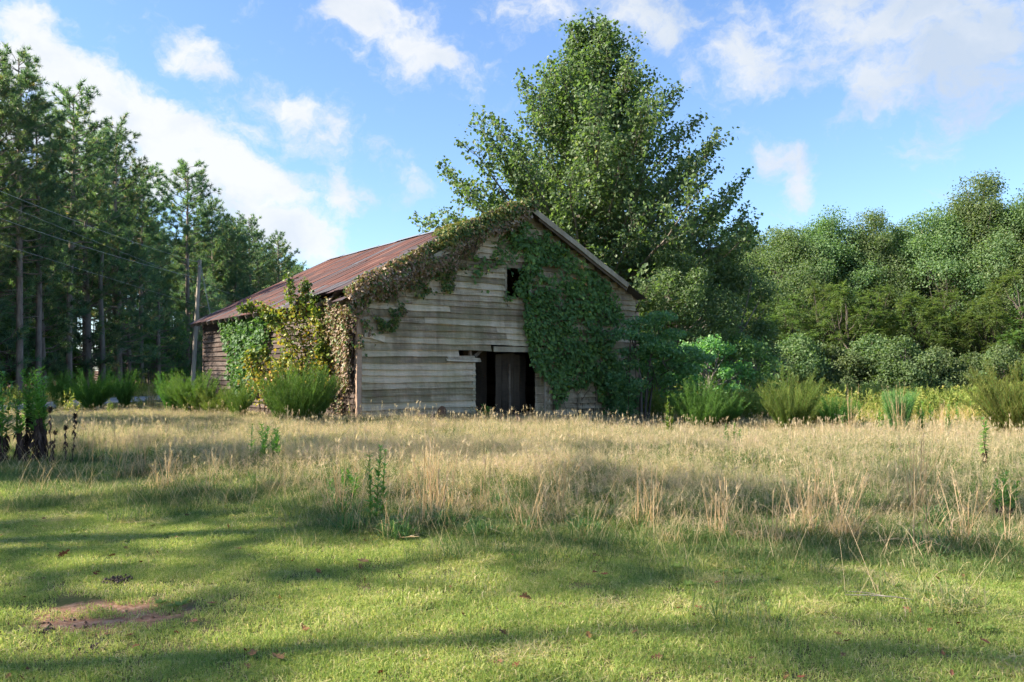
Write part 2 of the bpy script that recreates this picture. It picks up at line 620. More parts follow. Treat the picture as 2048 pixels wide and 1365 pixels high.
M['sumac_leaf'] = mat_leaf('feathered_leaf', [(0, (0.073, 0.125, 0.051)), (.6, (0.136, 0.200, 0.078)), (1, (0.273, 0.288, 0.116))], rough=.5, trans=0.42, objvar=.3)
M['under_leaf'] = mat_leaf('understorey_leaf', [(0, (0.076, 0.154, 0.058)), (.6, (0.145, 0.256, 0.089)), (1, (0.292, 0.388, 0.118))], rough=.5, trans=0.42, objvar=.4)
M['teal_leaf'] = mat_leaf('sapling_leaf', [(0, (0.061, 0.147, 0.059)), (.6, (0.125, 0.237, 0.095)), (1, (0.236, 0.338, 0.121))], rough=.45, trans=0.40)
M['bark_grey'] = mat_bark('grey_bark', (.12, .10, .085), (.27, .24, .20))
M['ivy_leaf'] = mat_leaf('creeper_leaf', [(0, (0.063, 0.131, 0.045)), (.55, (0.114, 0.201, 0.063)), (.9, (0.207, 0.316, 0.084)), (.97, (0.476, 0.555, 0.112)), (1, (0.507, 0.227, 0.093))], rough=.55, trans=0.30, spec=.25)
M['rake_leaf'] = mat_leaf('browning_leaf', [(0, (.05, .10, .026)), (.20, (.11, .17, .04)), (.36, (.24, .23, .065)), (.5, (.20, .125, .075)), (.75, (.33, .225, .155)), (1, (.46, .36, .27))], rough=.55, trans=.22, tint=(1.0, .95, .6))
M['roof_leaf'] = mat_leaf('roof_creeper_leaf', [(0, (.035, .075, .022)), (.45, (.085, .135, .030)), (.8, (.17, .18, .045)), (1, (.28, .20, .08))], rough=.5, trans=.25)
M['yellow_leaf'] = mat_leaf('yellowing_leaf', [(0, (0.069, 0.120, 0.024)), (.35, (0.150, 0.216, 0.039)), (.6, (0.325, 0.324, 0.055)), (.8, (0.450, 0.324, 0.044)), (.93, (0.475, 0.228, 0.044)), (1, (0.350, 0.168, 0.077))], rough=.5, trans=.3, tint=(1, 1, .5))
M['vine_stem'] = mat_bark('vine_stem', (.045, .033, .026), (.13, .095, .07))
M['fennel'] = mat_leaf('feathery_green', [(0, (0.051, 0.107, 0.025)), (.6, (0.095, 0.172, 0.039)), (1, (0.190, 0.254, 0.064))], rough=.6, trans=0.42, spec=.2, objvar=.25)
M['fennel_dry'] = mat_leaf('feathery_olive', [(0, (.07, .10, .025)), (.6, (.15, .18, .045)), (1, (.26, .25, .08))], rough=.6, trans=0.42, spec=.2, objvar=.2)
M['weed_leaf'] = mat_leaf('weed_leaf', [(0, (0.077, 0.179, 0.040)), (.6, (0.146, 0.286, 0.066)), (1, (0.290, 0.411, 0.112))], rough=.45, trans=0.42, spec=.4)
M['weed_dead'] = mat_leaf('withered_leaf', [(0, (0.045, 0.030, 0.027)), (1, (0.112, 0.075, 0.060))], rough=.8, trans=.0, spec=.1)
M['meadow'] = mat_leaf('meadow_grass', [(0, (0.068, 0.128, 0.036)), (.28, (0.124, 0.196, 0.056)), (.5, (0.296, 0.298, 0.139)), (.7, (0.494, 0.404, 0.237)), (.88, (0.605, 0.486, 0.328)), (1, (0.494, 0.338, 0.280))], rough=.65, trans=0.42, spec=.15, patch=(.55, .26), tint=(1, .98, .72))
M['lawn'] = mat_leaf('lawn_grass', [(0, (0.119, 0.199, 0.044)), (.42, (0.231, 0.314, 0.077)), (.68, (0.379, 0.426, 0.127)), (.86, (0.560, 0.494, 0.220)), (1, (0.620, 0.520, 0.321))], rough=.55, trans=.42, spec=.2, patch=(1.1, .70), tint=(1.05, 1.03, .7))
M['tuft'] = mat_leaf('coarse_tuft', [(0, (0.044, 0.113, 0.035)), (.4, (0.090, 0.180, 0.056)), (.6, (0.196, 0.256, 0.090)), (.8, (0.510, 0.374, 0.227)), (1, (0.620, 0.466, 0.325))], rough=.5, trans=0.38, spec=.3, tint=(1, 1, .55))
M['field'] = mat_leaf('field_weed', [(0, (0.103, 0.170, 0.034)), (.4, (0.208, 0.269, 0.061)), (.65, (0.379, 0.368, 0.110)), (.85, (0.620, 0.439, 0.204)), (1, (0.620, 0.482, 0.276))], rough=.6, trans=0.42, spec=.2, patch=(.18, .4), tint=(1, 1, .55))
M['litter'] = mat_leaf('fallen_leaf', [(0, (0.054, 0.030, 0.021)), (.5, (0.144, 0.069, 0.036)), (.8, (0.216, 0.090, 0.036)), (1, (0.276, 0.180, 0.132))], rough=.7, trans=.1, spec=.2, objvar=.3)
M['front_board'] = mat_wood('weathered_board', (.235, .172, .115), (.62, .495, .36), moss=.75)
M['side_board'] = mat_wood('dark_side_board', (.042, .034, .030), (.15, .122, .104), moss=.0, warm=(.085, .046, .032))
M['trim'] = mat_wood('weathered_trim', (.27, .22, .165), (.46, .39, .30), moss=.2)
M['beam'] = mat_wood('old_beam', (.10, .075, .055), (.23, .18, .135), moss=0)
M['post_wood'] = mat_wood('corner_post_wood', (.24, .155, .11), (.42, .29, .21), moss=0)
M['rust'] = mat_rust('rusty_sheet', [(.10, (.11, .10, .105)), (.30, (.072, .047, .043)), (.48, (.085, .038, .028)), (.7, (.125, .050, .034)), (.95, (.175, .088, .064))])
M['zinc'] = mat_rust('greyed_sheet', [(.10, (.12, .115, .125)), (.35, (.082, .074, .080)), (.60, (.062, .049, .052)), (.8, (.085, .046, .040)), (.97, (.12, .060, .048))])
M['pole'] = mat_bark('pole_wood', (.24, .205, .16), (.46, .40, .32), scale=9, stretch=(1, 1, .06), bump=.3)
M['wire'] = mat_plain('wire_metal', (.42, .44, .46), rough=.5, metallic=.3)
M['insulator'] = mat_plain('insulator_glaze', (.30, .28, .26), rough=.35)
M['steel'] = mat_plain('galvanised_steel', (.30, .31, .32), rough=.5, metallic=.6)
M['door_wood'] = mat_wood('shaded_door_wood', (.028, .021, .015), (.075, .056, .04), moss=0)  # dark brown, deepened further to carry the shade inside the doorway
M['dark_bark'] = mat_bark('dark_bark', (.055, .045, .038), (.13, .11, .09))
M['clod'] = mat_plain('dark_soil', (.075, .052, .036), rough=.95, var=.5)
M['log'] = mat_bark('broken_wood', (.10, .055, .035), (.26, .14, .08), scale=9)


# ------------------------------------------------------------------ ground and road
def build_ground():
    def axis(lo, hi, fine_lo, fine_hi, step):
        fine = np.arange(fine_lo, fine_hi + 1e-6, step)
        left = fine_lo - np.geomspace(step, fine_lo - lo, 22)[::-1] if lo < fine_lo else np.array([])
        right = fine_hi + np.geomspace(step, hi - fine_hi, 22)
        return np.concatenate([left, fine, right])
    xs = axis(-700, 700, -24, 34, .5)
    ys = axis(-300, 1200, -4, 66, .5)
    X, Y = np.meshgrid(xs, ys)
    V = np.stack([X, Y, ground_z(X, Y)], -1).reshape(-1, 3)
    w, h = len(xs), len(ys)
    i = (np.arange(h - 1)[:, None] * w + np.arange(w - 1)[None]).ravel()
    Fq = np.stack([i, i + 1, i + w + 1, i + w], -1)
    m, nt, out = new_mat('ground_soil')
    geo = N(nt, 'ShaderNodeNewGeometry')
    pos = geo.outputs['Position']
    sep = N(nt, 'ShaderNodeSeparateXYZ')
    L(nt, pos, sep.inputs[0])

    def noise(s, d=5, r=.6):
        n = N(nt, 'ShaderNodeTexNoise')
        n.inputs['Scale'].default_value = s
        n.inputs['Detail'].default_value = d
        n.inputs['Roughness'].default_value = r
        L(nt, pos, n.inputs['Vector'])
        return n.outputs['Fac']
    base = ramp(nt, math_node(nt, 'MULTIPLY_ADD', noise(1.4), .6, math_node(nt, 'MULTIPLY', noise(40, 4), .4)),
                [(.28, (.035, .05, .014)), (.46, (.07, .085, .026)), (.6, (.15, .125, .06)), (.75, (.22, .165, .10))])
    # bare clay patch in the lawn
    ex = math_node(nt, 'DIVIDE', math_node(nt, 'SUBTRACT', sep.outputs['X'], -2.58), .46)
    ey = math_node(nt, 'DIVIDE', math_node(nt, 'SUBTRACT', sep.outputs['Y'], 5.12), .36)
    r2 = math_node(nt, 'ADD', math_node(nt, 'MULTIPLY', ex, ex), math_node(nt, 'MULTIPLY', ey, ey))
    r2 = math_node(nt, 'ADD', r2, math_node(nt, 'MULTIPLY_ADD', noise(5.5, 7, .75), 3.4, -1.7))
    bare = N(nt, 'ShaderNodeMapRange', interpolation_type='SMOOTHSTEP')
    bare.inputs['From Min'].default_value = 1.3
    bare.inputs['From Max'].default_value = .7
    L(nt, r2, bare.inputs['Value'])
    clay = ramp(nt, noise(25, 6), [(.3, (.20, .095, .055)), (.5, (.32, .175, .105)), (.75, (.45, .29, .20))])
    m1 = N(nt, 'ShaderNodeMix', data_type='RGBA')
    L(nt, bare.outputs[0], m1.inputs[0])
    L(nt, base, m1.inputs[6])
    L(nt, clay, m1.inputs[7])
    # pine-needle litter under the stand
    pl = N(nt, 'ShaderNodeMapRange', interpolation_type='SMOOTHSTEP')
    pl.inputs['From Min'].default_value = -24
    pl.inputs['From Max'].default_value = -26.5
    L(nt, math_node(nt, 'ADD', sep.outputs['X'], noise(.6)), pl.inputs['Value'])
    m2 = N(nt, 'ShaderNodeMix', data_type='RGBA')
    L(nt, pl.outputs[0], m2.inputs[0])
    L(nt, m1.outputs[2], m2.inputs[6])
    L(nt, ramp(nt, noise(6, 6), [(.3, (.07, .045, .028)), (.7, (.17, .10, .06))]), m2.inputs[7])
    p = N(nt, 'ShaderNodeBsdfPrincipled')
    p.inputs['Roughness'].default_value = .95
    p.inputs['Specular IOR Level'].default_value = .1
    L(nt, m2.outputs[2], p.inputs['Base Color'])
    bp = N(nt, 'ShaderNodeBump')
    bp.inputs['Strength'].default_value = .6
    bp.inputs['Distance'].default_value = .02
    L(nt, noise(30, 6, .7), bp.inputs['Height'])
    L(nt, bp.outputs[0], p.inputs['Normal'])
    L(nt, p.outputs[0], out.inputs['Surface'])
    mb = MB()
    mb.add(V, Fq)
    o = mb.build('ground', m, smooth_mats=(0,))
    tag(o, kind='structure')
    return m


build_ground()


def build_road():
    m, nt, out = new_mat('pale_gravel')
    geo = N(nt, 'ShaderNodeNewGeometry')
    n1 = N(nt, 'ShaderNodeTexNoise')
    n1.inputs['Scale'].default_value = 18
    n1.inputs['Detail'].default_value = 8
    L(nt, geo.outputs['Position'], n1.inputs['Vector'])
    n2 = N(nt, 'ShaderNodeTexNoise')
    n2.inputs['Scale'].default_value = .8
    L(nt, geo.outputs['Position'], n2.inputs['Vector'])
    c = ramp(nt, math_node(nt, 'MULTIPLY_ADD', n1.outputs['Fac'], .6, math_node(nt, 'MULTIPLY', n2.outputs['Fac'], .4)),
             [(.3, (.22, .19, .16)), (.5, (.36, .32, .28)), (.7, (.48, .44, .40))])
    p = N(nt, 'ShaderNodeBsdfPrincipled')
    p.inputs['Roughness'].default_value = .95
    L(nt, c, p.inputs['Base Color'])
    bp = N(nt, 'ShaderNodeBump')
    bp.inputs['Strength'].default_value = .5
    bp.inputs['Distance'].default_value = .03
    L(nt, n1.outputs['Fac'], bp.inputs['Height'])
    L(nt, bp.outputs[0], p.inputs['Normal'])
    L(nt, p.outputs[0], out.inputs['Surface'])
    ys = np.arange(-20, 220, 1.0)
    cx = -20.6 - .012 * (ys - 40) + .25 * np.sin(ys * .12)
    offs = np.array([-1.7, -1.5, -.7, 0, .7, 1.5, 1.7])
    lift = np.array([-.03, .03, .035, .06, .035, .03, -.03])
    X = cx[:, None] + offs[None] + .12 * np.sin(ys[:, None] * 1.7 + offs[None])
    Y = np.repeat(ys[:, None], len(offs), 1)
    V = np.stack([X, Y, ground_z(X, Y) + lift], -1).reshape(-1, 3)
    w = len(offs)
    i = (np.arange(len(ys) - 1)[:, None] * w + np.arange(w - 1)[None]).ravel()
    mb = MB()
    mb.add(V, np.stack([i, i + 1, i + w + 1, i + w], -1))
    o = mb.build('gravel_road', m, smooth_mats=(0,))
    tag(o, kind='structure')


build_road()

# ------------------------------------------------------------------ barn
CA = np.array([-4.46, 23.0])                       # near left corner of the barn
BU = np.array([.802, .597])                        # along the gable front
BW = np.array([-.597, .802])                       # back along the side wall
BROT = math.atan2(.597, .802)
WID, DEP, RIDGE_X, RIDGE_Z, SLOPE = 11.35, 15.5, 6.05, 7.05, .51
TH = math.atan(SLOPE)


def barn_xyz(lx, ly, lz):
    lx, ly, lz = np.broadcast_arrays(np.asarray(lx, float), np.asarray(ly, float), np.asarray(lz, float))
    xy = CA + lx[..., None] * BU + ly[..., None] * BW
    return np.concatenate([xy, lz[..., None]], -1)


def roof_z(lx):
    return RIDGE_Z - SLOPE * np.abs(np.asarray(lx) - RIDGE_X)


def on_front(px, py):
    """photo point -> (along, up) on the plane of the gable wall"""
    n = np.array([.597, -.802])
    r = np.array([(px - 1024) / F, 1.0])
    t = CA.dot(n) / r.dot(n)
    q = r * t - CA
    return float(q.dot(BU)), float(EYE + t * (HOR - py) / F)


def on_side(px, py):
    n = np.array([-.802, -.597])
    r = np.array([(px - 1024) / F, 1.0])
    t = CA.dot(n) / r.dot(n)
    q = r * t - CA
    return float(q.dot(BW)), float(EYE + t * (HOR - py) / F)


def board_mesh(name, seed, mat, segs=14):
    """one lapped weatherboard, 1 m long to be stretched, lower edge worn and warped"""
    r = np.random.default_rng(seed)
    xs = np.linspace(0, 1, segs + 1)
    ph = r.uniform(0, 6.28, 4)
    sag = .010 * np.sin(xs * 5 + ph[0]) + .006 * np.sin(xs * 13 + ph[1]) + r.normal(0, .0025, segs + 1)
    bow = .010 * np.sin(xs * 4 + ph[2]) + .008 * np.sin(xs * 9 + ph[3])
    prof = np.array([(-.080, 0.0), (-.030, .004), (-.002, .228), (-.014, .230)])
    V = np.zeros((segs + 1, 4, 3))
    V[:, :, 0] = xs[:, None]
    V[:, :, 1] = prof[None, :, 0]
    V[:, :, 2] = prof[None, :, 1]
    V[:, :2, 2] += sag[:, None]
    V[:, :2, 1] += np.minimum(bow, .004)[:, None] - .004
    i = np.arange(segs)[:, None] * 4
    j = np.arange(4)[None]
    jn = (j + 1) % 4
    Fq = np.stack([i + j, i + jn, i + 4 + jn, i + 4 + j], -1).reshape(-1, 4)
    mb = MB()
    mb.add(V.reshape(-1, 3), Fq[:, ::-1])
    e = segs * 4
    mb.add(V[[0, -1]].reshape(-1, 3), [(0, 1, 2, 3), (7, 6, 5, 4)])
    return mb.mesh(name, mat)


def plank_mesh(name, size, mat, seed=0, jit=.006):
    """sawn timber: a box with worn, slightly uneven edges"""
    r = np.random.default_rng(seed)
    lx, ly, lz = size
    segs = 6
    k = int(np.argmax(size))
    t = np.linspace(0, 1, segs + 1)
    a, b = [q for q in range(3) if q != k]
    V = np.zeros((segs + 1, 4, 3))
    V[:, :, k] = (t * size[k])[:, None]
    c = np.array([(0, 0), (1, 0), (1, 1), (0, 1)], float)
    V[:, :, a] = c[None, :, 0] * size[a] + r.normal(0, jit, (segs + 1, 4))
    V[:, :, b] = c[None, :, 1] * size[b] + r.normal(0, jit, (segs + 1, 4))
    i = np.arange(segs)[:, None] * 4
    j = np.arange(4)[None]
    jn = (j + 1) % 4
    Fq = np.stack([i + j, i + jn, i + 4 + jn, i + 4 + j], -1).reshape(-1, 4)
    mb = MB()
    mb.add(V.reshape(-1, 3), Fq)
    mb.add(V[[0, -1]].reshape(-1, 3), [(3, 2, 1, 0), (4, 5, 6, 7)])
    return mb.mesh(name, mat)


def put(name, me, parent, loc=(0, 0, 0), rot=(0, 0, 0), scale=(1, 1, 1)):
    o = obj(name, me, parent, loc)
    o.rotation_euler = rot
    o.scale = scale
    return o


barn = empty('barn', (CA[0], CA[1], 0), BROT)
tag(barn, 'weathered grey clapboard barn with a rusty metal roof, overgrown with creepers', 'barn')


def build_barn():
    front = put('front_wall', plank_mesh('sill_beam', (WID - .3, .2, .2), M['beam'], 1), barn, (.15, .05, -.42))
    side = put('side_wall', plank_mesh('side_sill', (.2, DEP - .6, .2), M['beam'], 2), barn, (.05, .3, -.25))
    far_side = put('far_side_wall', plank_mesh('side_sill', (.2, DEP - .6, .2), M['beam'], 3), barn, (WID - .25, .3, -.40))
    back = put('back_wall', plank_mesh('sill_beam', (WID - .3, .2, .2), M['beam'], 4), barn, (.15, DEP - .25, -.25))
    fb = [board_mesh('front_board', 20 + k, M['front_board']) for k in range(7)]
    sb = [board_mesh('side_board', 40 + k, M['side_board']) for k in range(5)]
    r = random.Random(5)

    def course(parent, meshes, start, length, z, axis, y_off=0.0):
        me = r.choice(meshes)
        dz0, dz1 = r.uniform(-.010, .010), r.uniform(-.010, .010)
        tilt = math.atan2(dz1 - dz0, length)
        if axis == 'front':
            loc, rz = (start, -y_off, z + dz0), 0.0
        elif axis == 'side':
            loc, rz = (-y_off, start + length, z + dz0), -math.pi / 2
        elif axis == 'far':
            loc, rz = (WID + y_off, start, z + dz0), math.pi / 2
        else:
            loc, rz = (start + length, DEP + y_off, z + dz0), math.pi
        w = Vector(loc)
        base = {'front_wall': front, 'side_wall': side, 'far_side_wall': far_side, 'back_wall': back}[parent.name]
        o = put('board', me, base, w - base.location, (0, -tilt, rz), (length, 1, r.uniform(.97, 1.03)))
        return o

    EXP = .198
    # gable front, split round the doorway and the loft opening
    door_l, door_r, door_t = 4.07, 6.95, 2.42
    loft_l, loft_r, loft_b, loft_t = 5.24, 6.25, 3.93, 5.05
    z = -.36
    joints = [4.9, 3.1, 6.6, 2.2, 8.4, 5.3, 7.4, 9.6]
    k = 0
    while z < RIDGE_Z - .45:
        top = z + .12
        half = (RIDGE_Z - .17 - top) / SLOPE
        a, b = max(.10, RIDGE_X - half), min(WID - .08, RIDGE_X + half)
        spans = [(a, b)]
        if z < door_t - .05:
            dl = door_l
            if z > 2.02:
                dl = door_l + (.62 if z > 2.2 else .28)
            spans = [(a, dl), (door_r, b)]
        elif loft_b - .12 < z < loft_t - .1:
            spans = [(a, loft_l), (loft_r, b)]
        for s0, s1 in spans:
            cuts = [s0]
            if s1 - s0 > 3.0:
                cand = [joints[(k * 3) % 8], joints[(k * 5 + 2) % 8]]
                for c in sorted(cand):
                    if s0 + 1.0 < c < s1 - .8 and c - cuts[-1] > 1.0 and (z > 2.3 or c > 7):
                        cuts.append(c)
            cuts.append(s1)
            for c0, c1 in zip(cuts[:-1], cuts[1:]):
                if 1.86 < z < 2.02 and c1 == door_l:
                    c1 -= .62                       # this course broke away by the jamb
                if c1 - c0 > .15:
                    o = course(front, fb, c0 + .003, c1 - c0 - .006, z, 'front')
                    if abs(c0 - .10) < .01 and 2.60 < z < 2.78:
                        o.location.x += .72          # the end rotted away: a hole by the corner post
                        o.scale.x -= .72
        z += EXP + r.uniform(-.004, .004)
        k += 1
    # loose board ends: the broken course by the jamb and the one sprung at the hole
    put('board', fb[2], front, Vector((3.0, -.03, 1.93)) - front.location, (0, math.radians(4.0), 0), (1.25, 1, .55))
    put('board', fb[4], front, Vector((2.95, -.055, 1.87)) - front.location, (0, math.radians(1.2), 0), (1.15, 1, .40))
    put('board', fb[3], front, Vector((.16, -.05, 2.56)) - front.location, (0, math.radians(14), 0), (.66, 1, .9))
    # side and rear walls
    z = -.2
    k = 0
    while z < 3.55:
        cuts = sorted({0.06, DEP - .05, 3.4 + 1.3 * ((k * 3) % 4), 8.2 + 1.1 * ((k * 5) % 4)})
        for c0, c1 in zip(cuts[:-1], cuts[1:]):
            if k in (8, 9) and 3 < c0 < 6:
                continue
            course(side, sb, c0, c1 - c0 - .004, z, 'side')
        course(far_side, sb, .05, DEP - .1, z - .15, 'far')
        z += EXP + r.uniform(-.006, .006)
        k += 1
    z = -.3
    while z < RIDGE_Z - .4:
        half = (RIDGE_Z - .15 - z - .12) / SLOPE
        a, b = max(.1, RIDGE_X - half), min(WID - .1, RIDGE_X + half)
        course(back, sb, a, b - a, z, 'back')
        z += EXP
    # corner posts and framing behind the boards
    post = plank_mesh('corner_post', (.15, .15, 4.2), M['post_wood'], 9)
    for (x, y) in ((-.06, -.075), (WID - .06, -.06), (-.05, DEP - .1), (WID - .06, DEP - .1)):
        put('corner_post', post, barn, (x, y, -.45))
    stud = plank_mesh('stud', (.1, .1, 4.0), M['beam'], 10)
    for x in (2.0, 3.9, 7.1, 9.0, 10.6):
        put('stud', stud, barn, (x, .03, -.4))
    for y in (2.5, 5, 7.5, 10, 12.5):
        put('stud', stud, barn, (.03, y, -.4))
        put('stud', stud, barn, (WID - .15, y, -.4))
    # doorway: jambs, header, leaves of vertical planks standing ajar inside
    jamb = plank_mesh('door_jamb', (.10, .07, 2.35), M['trim'], 11)
    put('door_jamb', jamb, barn, (door_l - .10, -.052, -.38))
    put('door_jamb', jamb, barn, (door_r - .02, -.055, -.38))
    put('door_jamb', jamb, barn, (door_r + .13, -.062, -.38), (0, 0, 0), (.7, 1, .86))
    put('door_header', plank_mesh('door_header', (2.5, .06, .17), M['trim'], 12), barn, (door_l + .75, -.005, door_t - .23))
    put('brace', plank_mesh('brace', (1.0, .05, .1), M['beam'], 13), barn, (door_l + .1, .05, 2.0), (0, math.radians(-38), 0))
    door = put('door', plank_mesh('door_ledge', (1.28, .05, .14), M['door_wood'], 14), barn, (5.26, .55, .55))
    for kz in (1.72,):
        put('ledge', plank_mesh('door_ledge', (1.28, .05, .14), M['door_wood'], 15), door, (0, 0, kz - .55))
    for q in range(5):
        put('plank', plank_mesh('door_plank', (.235, .035, 2.5), M['door_wood'], 16 + q), door, (.01 + q * .253, -.04 - .004 * (q % 2), -.93 + .02 * (q % 3)))
    put('batten', plank_mesh('door_batten', (.08, .04, 2.15), M['beam'], 22), door, (.52, -.088, -.9))
    inner = put('stall_partition', plank_mesh('partition_rail', (.95, .06, .12), M['beam'], 23), barn, (4.36, 1.15, 1.2))
    for q in range(4):
        put('plank', plank_mesh('partition_plank', (.23, .03, 2.7), M['door_wood'], 24 + q), inner, (.0 + q * .245, -.035, -1.55))
    low = put('infill_panel', plank_mesh('infill_rail', (.08, .06, 1.5), M['beam'], 29), barn, (6.62, .06, -.35))
    for q in range(9):
        put('plank', plank_mesh('infill_plank', (.66, .03, .27), M['front_board'], 30 + q), low, (-.06, -.05, -.02 + q * .285))
    # loft opening trim
    lf = put('loft_frame', plank_mesh('loft_jamb', (.09, .05, 1.2), M['trim'], 36), barn, (loft_l - .02, -.066, loft_b - .02))
    put('sill', plank_mesh('loft_sill', (1.15, .05, .12), M['trim'], 37), lf, (-.02, .012, -.13))
    put('loft_jamb', plank_mesh('loft_jamb', (.09, .05, 1.2), M['trim'], 38), lf, (1.0, 0, .01))
    # rafters, tails showing under the eaves, and purlins
    rl = 7.4
    raf = plank_mesh('rafter', (rl, .06, .13), M['beam'], 40)
    raf_r = plank_mesh('rafter', (6.05, .06, .13), M['beam'], 42)
    n_r = 20
    for q in range(n_r):
        y = -.02 + q * (DEP - .1) / (n_r - 1)
        for s in (-1, 1):
            X = Vector((s * math.cos(TH), 0, -math.sin(TH)))
            Zv = Vector((s * math.sin(TH), 0, math.cos(TH)))
            Yv = Zv.cross(X)
            m4 = Matrix((X, Yv, Zv)).transposed().to_4x4()
            m4.translation = Vector((RIDGE_X + s * .02, y + (.06 if s > 0 else 0), RIDGE_Z - .23))
            o = obj('rafter', raf if s == -1 else raf_r, barn)
            o.matrix_basis = m4
    roof = put('roof', plank_mesh('ridge_board', (.05, DEP + .5, .2), M['beam'], 41), barn, (RIDGE_X - .025, -.35, RIDGE_Z - .36))
    bl = Vector(roof.location)

    def sheet_mesh(name, seed, bent=0.0, mat=M['rust']):
        rr = np.random.default_rng(seed)
        wv, nx = 8, 4
        ny = wv * 4
        xs = np.linspace(0, 1, nx + 1)
        ys = np.linspace(0, .70, ny + 1)
        Xg, Yg = np.meshgrid(xs, ys, indexing='ij')
        Z = .013 * np.cos(Yg / .70 * wv * 2 * np.pi) + .008 * np.sin(Xg * 5 + rr.uniform(0, 6)) * (Yg / .7)
        Z += bent * Xg ** 3 * (Yg / .7) ** 2
        V = np.stack([Xg, Yg, Z], -1).reshape(-1, 3)
        w = ny + 1
        i = (np.arange(nx)[:, None] * w + np.arange(ny)[None]).ravel()
        mb = MB()
        mb.add(V, np.stack([i, i + w, i + w + 1, i + 1], -1))
        return mb.mesh(name, mat, (0,))
    sheets = [sheet_mesh('roof_sheet', 50 + q) for q in range(4)]
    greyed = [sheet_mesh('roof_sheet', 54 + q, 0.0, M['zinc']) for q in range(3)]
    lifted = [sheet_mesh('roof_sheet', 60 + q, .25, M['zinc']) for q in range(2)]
    cols_n = 25
    rows = [(0.0, 2.75), (2.60, 2.75), (5.2, 2.22)]
    for s in (-1, 1):
        X = Vector((s * math.cos(TH), 0, -math.sin(TH)))
        Zv = Vector((s * math.sin(TH), 0, math.cos(TH)))
        Yv = Zv.cross(X)
        for ci in range(cols_n):
            y0 = -.42 + ci * .655
            for ri, (s0, ln) in enumerate(rows if s == -1 else [(0.0, 2.4), (2.25, 2.3), (4.4, 1.72)]):
                if s == -1 and ri == 2 and ci in (2,):
                    continue                       # a sheet has blown off above the side wall
                dull = (ri == 2 and ci < 9) or (ri == 1 and ci < 6) or r.random() < .15 or (ri == 0 and ci < 3)  # greyer, darker sheets toward the front eave, plus strays at random
                me = r.choice(greyed if dull else sheets)
                drop = 0.0
                yaw = r.uniform(-.006, .006)
                lift = .012 * (2 - ri) + .003 * (ci % 2)
                pitch = 0.0
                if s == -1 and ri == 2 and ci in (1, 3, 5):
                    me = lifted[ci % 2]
                    drop, yaw = .12 if ci == 3 else .05, .05 if ci == 1 else -.03
                if s == -1 and ri == 2 and ci == 0:
                    drop, yaw = .18, .03
                m4 = Matrix((X, Yv, Zv)).transposed().to_4x4() @ Matrix.Rotation(yaw, 4, 'Z') @ Matrix.Diagonal((ln, 1, 1, 1))
                ya = y0 if s == 1 else y0 + .70
                org = Vector((RIDGE_X, ya if Yv.y < 0 else y0, RIDGE_Z)) + X * (s0 + drop + r.uniform(-.02, .02)) + Zv * (lift - .06)
                m4.translation = org - bl
                o = obj('roof_sheet', me, roof)
                o.matrix_basis = m4
    # ridge capping, bent in places
    cap = MB()
    for q in range(9):
        y0 = -.4 + q * 1.8
        h = r.uniform(-.01, .02)
        for s in (-1, 1):
            cap.add([(0, y0, h + .02), (0, y0 + 1.83, h + .02), (s * .2, y0 + 1.83, h - .085), (s * .2, y0, h - .085)], [(0, 1, 2, 3)])
    cap.build('ridge_cap', M['steel'], roof, loc=Vector((RIDGE_X, 0, RIDGE_Z)) - bl)
    # barge boards up both rakes
    bb = plank_mesh('barge_board', (5.05, .035, .17), M['trim'], 70)
    bb2 = plank_mesh('barge_board', (2.2, .03, .13), M['trim'], 71)
    for s, me, s0, yy, dz in ((1, bb, .0, -.46, -.20), (-1, bb, .1, -.45, -.21), (1, plank_mesh('barge_board', (4.6, .03, .11), M['beam'], 72), .5, -.40, -.28), (-1, bb2, 5.1, -.44, -.2)):
        X = Vector((s * math.cos(TH), 0, -math.sin(TH)))
        Zv = Vector((s * math.sin(TH), 0, math.cos(TH)))
        Yv = Zv.cross(X)
        m4 = Matrix((X, Yv, Zv)).transposed().to_4x4()
        m4.translation = Vector((RIDGE_X, yy, RIDGE_Z)) + X * s0 + Zv * dz
        o = obj('barge_board', me, barn)
        o.matrix_basis = m4
    # earth floor seen through the doorway
    fl = MB()
    fl.box((.3, .2, -.3), (WID - .3, DEP - .3, -.12))
    fl.build('earth_floor', M['clod'], barn)


build_barn()


# ------------------------------------------------------------------ creepers on the barn
def stems_on(mb, starts, ends, r0=.012, wob=.12, n=14):
    for a, b in zip(starts, ends):
        t = np.linspace(0, 1, n)[:, None]
        p = a * (1 - t) + b * t
        w = rng.normal(0, wob / 4, (n, 3)).cumsum(0)
        w -= t * w[-1]
        mb.tube(p + w, np.linspace(r0, r0 * .4, n), 5)


